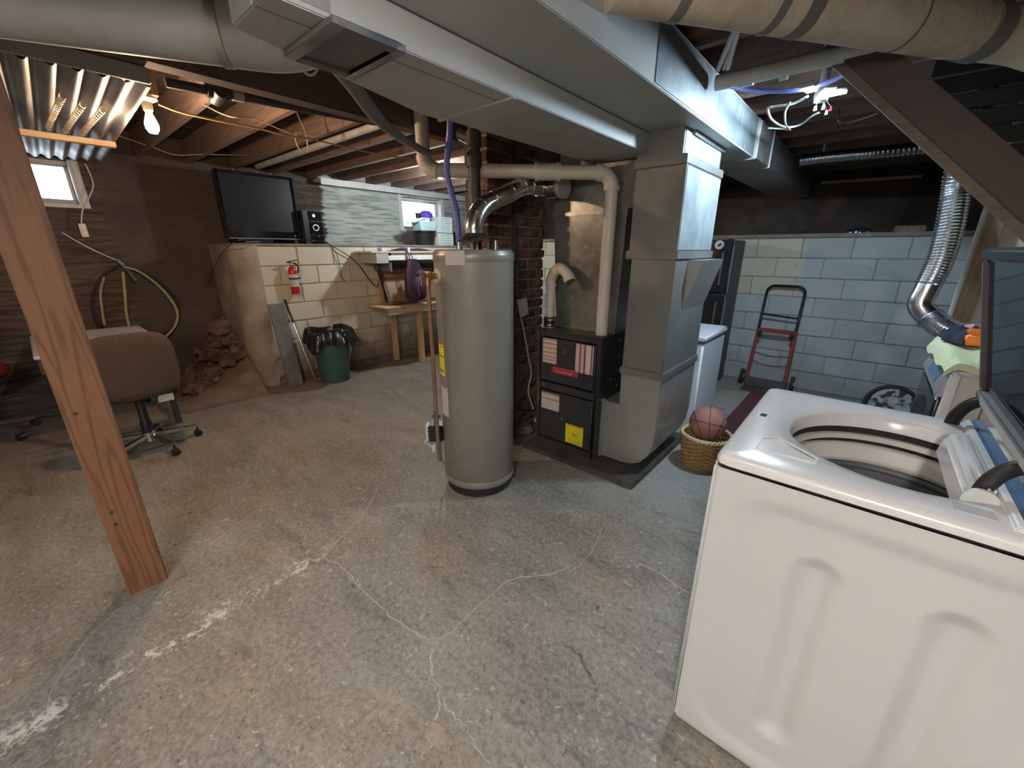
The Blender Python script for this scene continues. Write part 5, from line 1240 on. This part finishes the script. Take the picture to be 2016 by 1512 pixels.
for (k, z, ins) in ((0, SEAM+.004, .0), (0, TOP-.014, .0), (0, TOP-.004, .005), (0, TOP, .016)):
    rings.append([(*rect_pt(a, wx0+ins, wx1-ins, wy0_+ins, wy1_-ins, .03-ins*.5), z) for a in angs])
def circ(r, z): return [(ox+r*math.cos(a), oy+r*math.sin(a), z) for a in angs]
def lerpring(t, z):
    out = []
    for a in angs:
        p = rect_pt(a, wx0+.016, wx1-.016, wy0_+.016, wy1_-.016, .022); c = Vector((ox+orr*math.cos(a), oy+orr*math.sin(a))); q = p.lerp(c, t); out.append((q.x, q.y, z))
    return out
rings += [lerpring(.35, TOP+.001), lerpring(.72, TOP-.001), circ(orr+.004, TOP-.006), circ(orr-.003, TOP-.016), circ(orr-.008, TOP-.045)]
g = G(); n = len(angs)
for r_ in rings: g.v += [Vector(p) for p in r_]
for i in range(len(rings)-1):
    for k in range(n): g.f.append((i*n+k, i*n+(k+1) % n, (i+1)*n+(k+1) % n, (i+1)*n+k))
dk2 = obj('top_deck', g, 'white_gloss', wa, smoothf=True, ang=60)
def ring(name, prof, m, par): return obj(name, G().lathe(ox, oy, prof, 72), m, par, smoothf=True, ang=60)
ring('seal', [(orr-.008, TOP-.044), (orr-.004, TOP-.046), (orr-.004, TOP-.066), (orr-.010, TOP-.068)], 'black_matte', wa)
ring('rim_ring', [(orr-.004, TOP-.066), (orr-.016, TOP-.067), (orr-.018, TOP-.082), (orr-.006, TOP-.084)], 'washer_ring', wa)
ring('lower_seal', [(orr-.004, TOP-.083), (orr-.002, TOP-.085), (orr-.002, TOP-.098), (orr-.012, TOP-.100)], 'black_matte', wa)
ring('balance_ring', [(orr-.002, TOP-.098), (orr-.014, TOP-.099), (orr-.020, TOP-.104), (orr-.022, TOP-.138), (orr-.030, TOP-.143), (orr-.028, TOP-.152)], 'washer_ring', wa)
tb_ = ring('tub', [(orr-.016, TOP-.150), (orr-.020, TOP-.165), (orr-.02, TOP-.50), (orr-.05, TOP-.54), (0, TOP-.54)], 'tub_grey', wa)
ring('tub_rib', [(orr-.018, TOP-.160), (orr-.026, TOP-.165), (orr-.026, TOP-.174), (orr-.018, TOP-.180)], 'tub_grey', tb_)
obj('agitator', G().lathe(ox, oy, [(0, TOP-.46), (.05, TOP-.47), (.15, TOP-.525), (.16, TOP-.54)], 32), 'tub_grey', tb_, smoothf=True)
# detergent tray moulding and latch
tp = [at(x, y, Z=TOP+.002) for x, y in ((1481, 882), (1497, 861), (1530, 858), (1618, 905), (1608, 912))]
cen = sum(tp, Vector())/len(tp); inn = [p.lerp(cen, .14) for p in tp]; m5 = len(tp)
g = G(); g.v = [p+Vector((0,0,.0012)) for p in tp]+[p+Vector((0,0,.0012)) for p in inn]+[p-Vector((0,0,.006)) for p in tp]+[p-Vector((0,0,.003)) for p in inn]
for i in range(m5):
    q = (i+1) % m5; g.f += [(i, q, m5+q, m5+i), (i, 2*m5+i, 2*m5+q, q), (m5+i, m5+q, 3*m5+q, 3*m5+i)]
tr_ = obj('detergent_tray', g, 'white_gloss', wa, bev=.002)
c = at(1503, 819, Z=TOP)
lt = obj('lid_latch', G().box(c.x-.020, c.x+.020, c.y-.03, c.y+.03, TOP-.004, TOP+.003), 'white_gloss', wa, bev=.003)
obj('slot', G().box(c.x-.008, c.x+.008, c.y-.011, c.y+.011, TOP+.002, TOP+.0045), 'black_matte', lt)
# dispenser at the back of the opening
ds = obj('dispenser', G().prism([(.232, TOP-.055), (.240, TOP+.002), (.262, TOP+.018), (.284, TOP+.014), (.290, TOP-.055)], 'y', oy-.205, oy+.165), 'white_gloss', wa, bev=.008, seg=3)
obj('end_cap', G().tube([(.262, oy-.209, TOP-.010), (.262, oy-.200, TOP-.010)], .029, 24), 'white_matte', ds, smoothf=True)
for q in (0, 1): obj('rib', G().box(.268+.009*q, .272+.009*q, oy-.195, oy+.16, TOP+.012, TOP+.020), 'white_matte', ds)
# hinge ledge, blue seal channel, console
obj('hinge_ledge', G().prism([(.288, TOP-.02), (.288, TOP+.006), (.297, TOP+.014), (.303, TOP+.014), (.305, TOP-.02)], 'y', wy0_+.03, wy1_-.02), 'white_gloss', wa, bev=.003)
obj('seal_channel', G().box(.305, .333, wy0_+.04, wy1_-.012, TOP-.01, TOP+.014), 'console_blue', wa, bev=.004)
obj('console', G().prism([(.375, TOP-.01), (.378, TOP+.03), (.395, TOP+.07), (wx1, TOP+.075), (wx1, TOP-.01)], 'y', wy0_+.02, wy1_-.06), 'white_gloss', wa, bev=.01, seg=3)
obj('instruction_print', G().box(.215, .272, wy0_+.050, wy0_+.085, TOP+.0005, TOP+.0016), 'print_flat', wa)
# lid
LB, LTp = Vector((.305, 0, TOP+.085)), Vector((.213, 0, TOP+.485))
ly0, ly1 = wy0_+.06, wy1_-.035
def lidp(x, y, s=0): 
    p = LB.lerp(LTp, x); n_ = Vector((LTp.z-LB.z, 0, -(LTp.x-LB.x))).normalized(); return Vector((p.x, y, p.z))+n_*s
def lidbox(a0, a1, y0, y1, t0, t1):
    vs = [lidp(a, y, t) for t in (t0, t1) for y in (y0, y1) for a in (a0, a1)]
    return G().add(vs, [(0,2,3,1),(4,5,7,6),(0,1,5,4),(1,3,7,5),(3,2,6,7),(2,0,4,6)])
ld_ = obj('lid', lidbox(.0, .07, ly0, ly1, -.012, .022), 'strap_dark', wa, bev=.006)
obj('lid_frame', lidbox(.93, 1.0, ly0, ly1, -.006, .02), 'black_plastic', ld_, bev=.006)
obj('lid_frame', lidbox(.07, .93, ly1-.03, ly1, -.006, .02), 'strap_dark', ld_, bev=.006)
obj('lid_frame', lidbox(.07, .93, ly0, ly0+.03, -.006, .02), 'strap_dark', ld_, bev=.006)
obj('lid_glass', lidbox(.06, .94, ly0+.025, ly1-.025, .004, .009), 'lid_glass', ld_)
obj('lid_print', lidbox(.01, .065, ly0+.05, ly1-.08, -.0135, -.0125), 'print_white', ld_)
for yy in (ly1-.02, ly0+.10):
    c = Vector((.325, yy, TOP+.02)); pts = [c+Vector((-.062+.062*(1-math.cos(t)), 0, -.02+.085*math.sin(t))) for t in [math.pi*.55*i/10 for i in range(11)]]
    obj('hinge_arm', G().tube(pts, .020, 10, flat=(.8, .30)), 'black_plastic', wa, smoothf=True)

# ================================================================== DRYER AND WHAT LIES ON IT
dx0, dx1, dy0, dy1, dh = .325, 1.0, 2.40, 3.07, .985
dr = thing('dryer', 'pale front-load dryer with dark glass door beyond the washer', 'dryer', ((dx0+dx1)/2, (dy0+dy1)/2, 0))
obj('cabinet', G().box(dx0+.03, dx1, dy0, dy1, .03, dh-.02), 'dryer_beige', dr, bev=.01, seg=3)
obj('top', G().box(dx0+.02, dx1, dy0-.002, dy1+.002, dh-.025, dh), 'white_matte', dr, bev=.008, seg=3)
obj('front_edge', G().box(dx0+.004, dx0+.034, dy0-.002, dy0+.03, .03, dh-.02), 'white_gloss', dr, bev=.008)
obj('control_panel', G().prism([(dx0-.02, dh-.13), (dx0+.015, dh-.005), (dx0+.04, dh-.005), (dx0+.04, dh-.13)], 'y', dy0+.015, dy1), 'silver_trim', dr, bev=.005)
obj('display', G().obox((dx0-.0035, dy0+.33, dh-.066), (.0008, 0, -.0003), (0, .15, 0), (.012, 0, .04)), 'console_blue', dr)
obj('door', G().box(dx0-.012, dx0+.03, dy0+.03, dy1-.03, .15, dh-.14), 'black_gloss', dr, bev=.012, seg=3)
obj('door_ring', G().tube([(dx0-.018, (dy0+dy1)/2, .52), (dx0-.010, (dy0+dy1)/2, .52)], .25, 36), 'black_plastic', dr, smoothf=True)
obj('side_crease', G().box(dx0+.12, dx0+.126, dy0-.003, dy0+.004, .05, dh-.04), 'grey_recess', dr)
for ly in (dy0+.06, dy1-.06):
    for lx in (dx0+.08, dx1-.06): obj('foot', G().cyl((lx, ly, 0), (lx, ly, .04), .02, 10), 'black_plastic', dr)
def towel(u, v):
    x = dx0-.02+u*.50; y = dy0-.028+v*.76; z = dh+.016+.010*math.sin(v*13+u*5)+.008*math.sin(u*19)
    if v < .10: z -= (.10-v)/.10*(.022+.010*math.sin(u*7)); y = dy0-.020+.004*math.sin(u*15)
    if u < .06: z -= (.06-u)/.06*(.03+.03*v)
    return Vector((x, y, z))
tw_g = G().grid(towel, 40, 48); top = list(tw_g.v); 
tag(obj('lime_towel', tw_g, 'towel_lime', smoothf=True, ang=80), 'crumpled pale lime towel draped over the dryer top', 'towel')
def pile(cx, cy, z0, rx, ry, h, seed, w=.25):
    def f(u, v):
        a = 2*math.pi*u; t = v*math.pi/2; k = 1+w*math.sin(a*3+seed)*.4+w*.5*math.sin(a*7+seed*2)*math.cos(t)
        return Vector((cx+rx*math.cos(a)*math.cos(t)**.6*k, cy+ry*math.sin(a)*math.cos(t)**.6*k, z0+h*math.sin(t)*(1+.15*math.sin(a*4+seed))))
    return G().grid(f, 48, 12)
nv = tag(obj('navy_clothes', pile(dx0+.115, dy1-.02, dh+.024, .105, .11, .075, 1.2), 'navy_cloth', smoothf=True, ang=80), 'dark navy bundle of clothes on the lime towel', 'clothes')
tag(obj('pink_sleeve', pile(dx0+.12, dy1-.01, dh+.092, .06, .035, .016, 3.1), 'pink_cloth', smoothf=True, ang=80), 'small pink garment on top of the navy bundle', 'clothes')
oc2 = at(1912, 668, Z=dh+.05)
ocx, ocy = oc2.x+.01, oc2.y
op = thing('orange_case', 'small orange plastic case on the lime towel', 'case', (ocx, ocy, dh+.02))
obj('body', G().box(ocx-.035, ocx+.06, ocy-.025, ocy+.05, dh+.022, dh+.075), 'orange_plastic', op, bev=.008, seg=3)
obj('lid', G().box(ocx-.030, ocx+.06, ocy-.02, ocy+.045, dh+.075, dh+.098), 'orange_plastic', op, bev=.006)
# foil vent hose
fpx = [at(1893, 320, Y=3.33), at(1880, 390, Y=3.33), at(1868, 455, Y=3.30), at(1850, 515, Y=3.27), at(1826, 565, Y=3.25), at(1812, 598, Y=3.24), at(1828, 622, Y=3.22), at(1866, 650, Y=3.18)]
fpx = [fpx[0]+Vector((.02, .05, .38))]+fpx+[fpx[-1]+Vector((.15, -.05, -.05))]
path = spline(fpx, 20); rad = []
for i in range(len(path)): 
    smoothp = path[i].z < 1.27 and path[i].z > 1.10 and path[i].x < .30
    rad.append((.056 if smoothp else .057+(.004 if i % 2 else -.003)))
vh = thing('foil_vent_hose', 'ribbed silver foil dryer vent hose hanging behind the dryer', 'vent hose', tuple(fpx[-2]))
obj('hose', G().tube(path, rad, 20), 'foil', vh, smoothf=True, ang=20)
# wheel near back wall
wc = Vector((at(1757, 790, Y=4.5).x, 4.5, .19))
wz = at(1757, 763, Y=4.5).z; wr = .17
wl_ = thing('black_rimmed_wheel', 'black-rimmed round wheel leaning near the back wall beyond the washer', 'wheel', (wc.x, wc.y, 0))
wcz = wz-wr
obj('rim', G().tube([Vector((wc.x, wc.y, wcz))+Vector((math.cos(t), .15*math.sin(t), math.sin(t)))*wr for t in [2*math.pi*i/40 for i in range(40)]], .018, 8, closed=True), 'rubber_black', wl_, smoothf=True)
obj('face', G().tube([Vector((wc.x, wc.y+.01, wcz)), Vector((wc.x, wc.y+.02, wcz))], wr-.012, 36), 'print_bag', wl_, smoothf=True)
obj('stand', G().box(wc.x-.10, wc.x+.10, wc.y-.03, wc.y+.08, 0, max(.03, wcz-wr+.01)), 'black_plastic', wl_)

# ================================================================== RIGHT CEILING
ed = [at(x, y, Z=2.125) for x, y in ((1290, 30), (1600, 66), (1850, 108), (1945, 128))]
bd0 = Vector((ed[0].x-.35, ed[0].y-.45, 2.21)); rB = .088
perp = Vector((-(ed[2]-ed[0]).y, (ed[2]-ed[0]).x, 0)).normalized(); 
if perp.y > 0: perp = -perp
ctr = [p+perp*rB*.25*-1*0+Vector((0, 0, rB-.005)) for p in ed]
wd2 = thing('wrapped_duct', 'tan paper-wrapped round duct with dark bands crossing the ceiling', 'duct', tuple(ctr[1]))
dirb = (ctr[2]-ctr[0]).normalized()
obj('pipe', G().tube([ctr[0]-dirb*.15, ctr[2]+dirb*.06], rB, 28), 'insulation_wrap', wd2, smoothf=True)
e_end = ctr[2]+dirb*.06
elb = spline([e_end, e_end+dirb*.14, e_end+dirb*.24+Vector((.05, -.01, -.02)), e_end+dirb*.30+Vector((.15, -.03, -.08)), e_end+dirb*.32+Vector((.3, -.06, -.10))], 5)
obj('elbow', G().tube(elb, rB*.95, 24), 'insulation_wrap', wd2, smoothf=True)
for px_, py_, wdt in ((1345, 20, .035), (1530, 45, .03), (1580, 58, .05), (1770, 92, .008), (1905, 118, .07)):
    q = at(px_, py_, Z=2.125); t = (q-ed[0]).dot(dirb); c = ctr[0]+dirb*t
    g = G(); pvc_ring(g, c, dirb, rB+.003, wdt); obj('band', g, 'strap_dark', wd2, smoothf=True)
wp = thing('white_drain_pipe', 'grey-white plastic drain pipe under the joists by the work light', 'pipe', tuple(at(1560, 135, Z=2.2)))
a, b = at(1415, 163, Z=2.2), at(1745, 88, Z=2.2)
obj('pipe', G().tube([a-(b-a)*.02, b+(b-a)*.25], .032, 16), 'pvc_white', wp, smoothf=True)
c = at(1545, 138, Z=2.2); g = G(); pvc_ring(g, c, b-a, .038, .03); obj('coupling', g, 'pvc_white', wp, smoothf=True)
c = at(1470, 152, Z=2.2); g = G(); pvc_ring(g, c, b-a, .036, .06); obj('coupling', g, 'pvc_white', wp, smoothf=True)
cable('blue_water_pipe', 'blue plastic pipe passing by the bright work light', [(1432, 168), (1470, 176), (1520, 179), (1580, 176), (1640, 158), (1700, 122), (1760, 85)], 'pex_blue', .011, 'pipe', 6, Z=2.19)
tag(obj('cable_bundle', G().tube([at(1478, -30, Z=2.27), at(1450, 50, Z=2.26), at(1413, 138, Z=2.22)], .011, 7).tube([at(1470, -30, Z=2.28), at(1452, 60, Z=2.26), at(1433, 134, Z=2.22)], .011, 7).tube([at(1490, -30, Z=2.27), at(1462, 40, Z=2.26), at(1425, 136, Z=2.23)], .008, 7), 'cable_white', smoothf=True), 'bundle of pale straight cables hanging in front of the wrapped duct', 'cable')
# LED work light
lp0 = Vector(LAMP_LED[0]); lp0 = at(1618, 186, Z=2.19)
LAMP_LED = ((lp0.x, lp0.y, lp0.z),)+LAMP_LED[1:]
le = thing('led_work_light', 'dazzling three-panel LED work light under the right joists', 'light', (lp0.x, lp0.y, lp0.z-.05))
obj('hub', G().lathe(lp0.x, lp0.y, [(0, lp0.z-.03), (.030, lp0.z-.03), (.034, lp0.z), (.020, lp0.z+.05), (.02, JB)], 20), 'silver_trim', le, smoothf=True)
for q, (px_, py_) in enumerate(((1594, 177), (1630, 180), (1648, 184))):
    c = at(px_, py_, Z=2.18); dd = Vector((c.x-lp0.x, c.y-lp0.y, 0)).normalized(); sd_ = Vector((-dd.y, dd.x, 0))
    o = obj('light_panel', G().obox(c+Vector((0,0,.008)), dd*.038, sd_*.024, (0,0,.006)), 'silver_trim', le, bev=.003)
    obj('led_face', G().obox(c, dd*.034, sd_*.021, (0,0,.003)), 'bulb_cool', o)
sl_ = bpy.data.lights.new('led_light', 'SPOT'); sl_.spot_size = math.radians(177); sl_.spot_blend = .12; sl_.color = LAMP_LED[1]; sl_.energy = LAMP_LED[2]; sl_.shadow_soft_size = LAMP_LED[3]
so_ = bpy.data.objects.new('led_light', sl_); COL.objects.link(so_); so_.parent = le; so_.location = (0, 0, .05-.022); so_.rotation_euler = (0, math.radians(24), 0)
cable('white_lead', 'white electric lead looping below the LED work light', [(1590, 190), (1560, 204), (1525, 210), (1512, 214), (1520, 236), (1545, 250), (1575, 246), (1600, 228), (1612, 222)], 'cable_dim', .006, Z=2.16)
cable('white_lead', 'second white lead hanging beside the work light loop', [(1556, 202), (1546, 220), (1547, 245), (1556, 256), (1545, 254), (1512, 252)], 'cable_dim', .005, Z=2.15)
cable('white_lead', 'short white lead curled near the stair stringer', [(1652, 214, 'Z', 2.302), (1650, 238), (1665, 242), (1690, 236), (1720, 226), (1728, 222)], 'cable_dim', .005, Z=2.18)
wn = thing('wire_nuts', 'cluster of clear and red wire connectors below the work light', 'connectors', tuple(at(1620, 215, Z=2.14)))
for (px_, py_, m) in ((1604, 218, 'white_vinyl'), (1620, 216, 'white_vinyl'), (1626, 226, 'white_vinyl'), (1634, 219, 'red_badge')):
    c = at(px_, py_, Z=2.15); o = obj('connector', G().cyl(c, c+Vector((0,0,.022)), .008, 8, .006), m, wn, smoothf=True)
    obj('wire', G().tube([c+Vector((0,0,.02)), Vector((lp0.x, lp0.y, 2.19))], .002, 5), 'cable_white', o)
fdh = at(1700, 302, Y=4.75)
fd = thing('ribbed_foil_duct', 'ribbed silver flexible duct lying above the back ledge', 'duct', tuple(at(1700, 302, Y=5.2)))
path = spline([at(1575, 316, Y=4.75), at(1640, 308, Y=4.75), at(1720, 301, Y=4.75), at(1835, 289, Y=4.75), at(1900, 283, Y=4.75)], 24)
obj('duct', G().tube(path, [.048+(.006 if i % 2 else -.005) for i in range(len(path))], 16), 'foil', fd, smoothf=True, ang=20)
for px_ in (1620, 1790):
    q = at(px_, 305, Y=4.75); obj('hanger', G().box(q.x-.008, q.x+.008, 4.74, 4.76, q.z, JB+.05), 'silver_trim', fd)
tag(obj('wood_rail', G().beam(at(1618, 360, Y=6.485), at(1815, 347, Y=6.485), .03, .03), 'pine_y'), 'thin pale wooden rail across the dark back recess', 'rail')
tag(obj('plastic_scrap', pile(at(1690, 452, Y=5.45).x, 5.45, 1.605, .10, .05, .045, 2.2), 'clear_plastic', smoothf=True, ang=80), 'crumpled clear plastic on the back ledge', 'plastic')
q = at(1790, 455, Y=5.5)
tag(obj('ledge_brick', G().box(q.x-.11, q.x+.11, 5.45, 5.55, 1.605, 1.665), 'rubble_stone', bev=.008), 'single tan brick lying on the back ledge', 'brick')
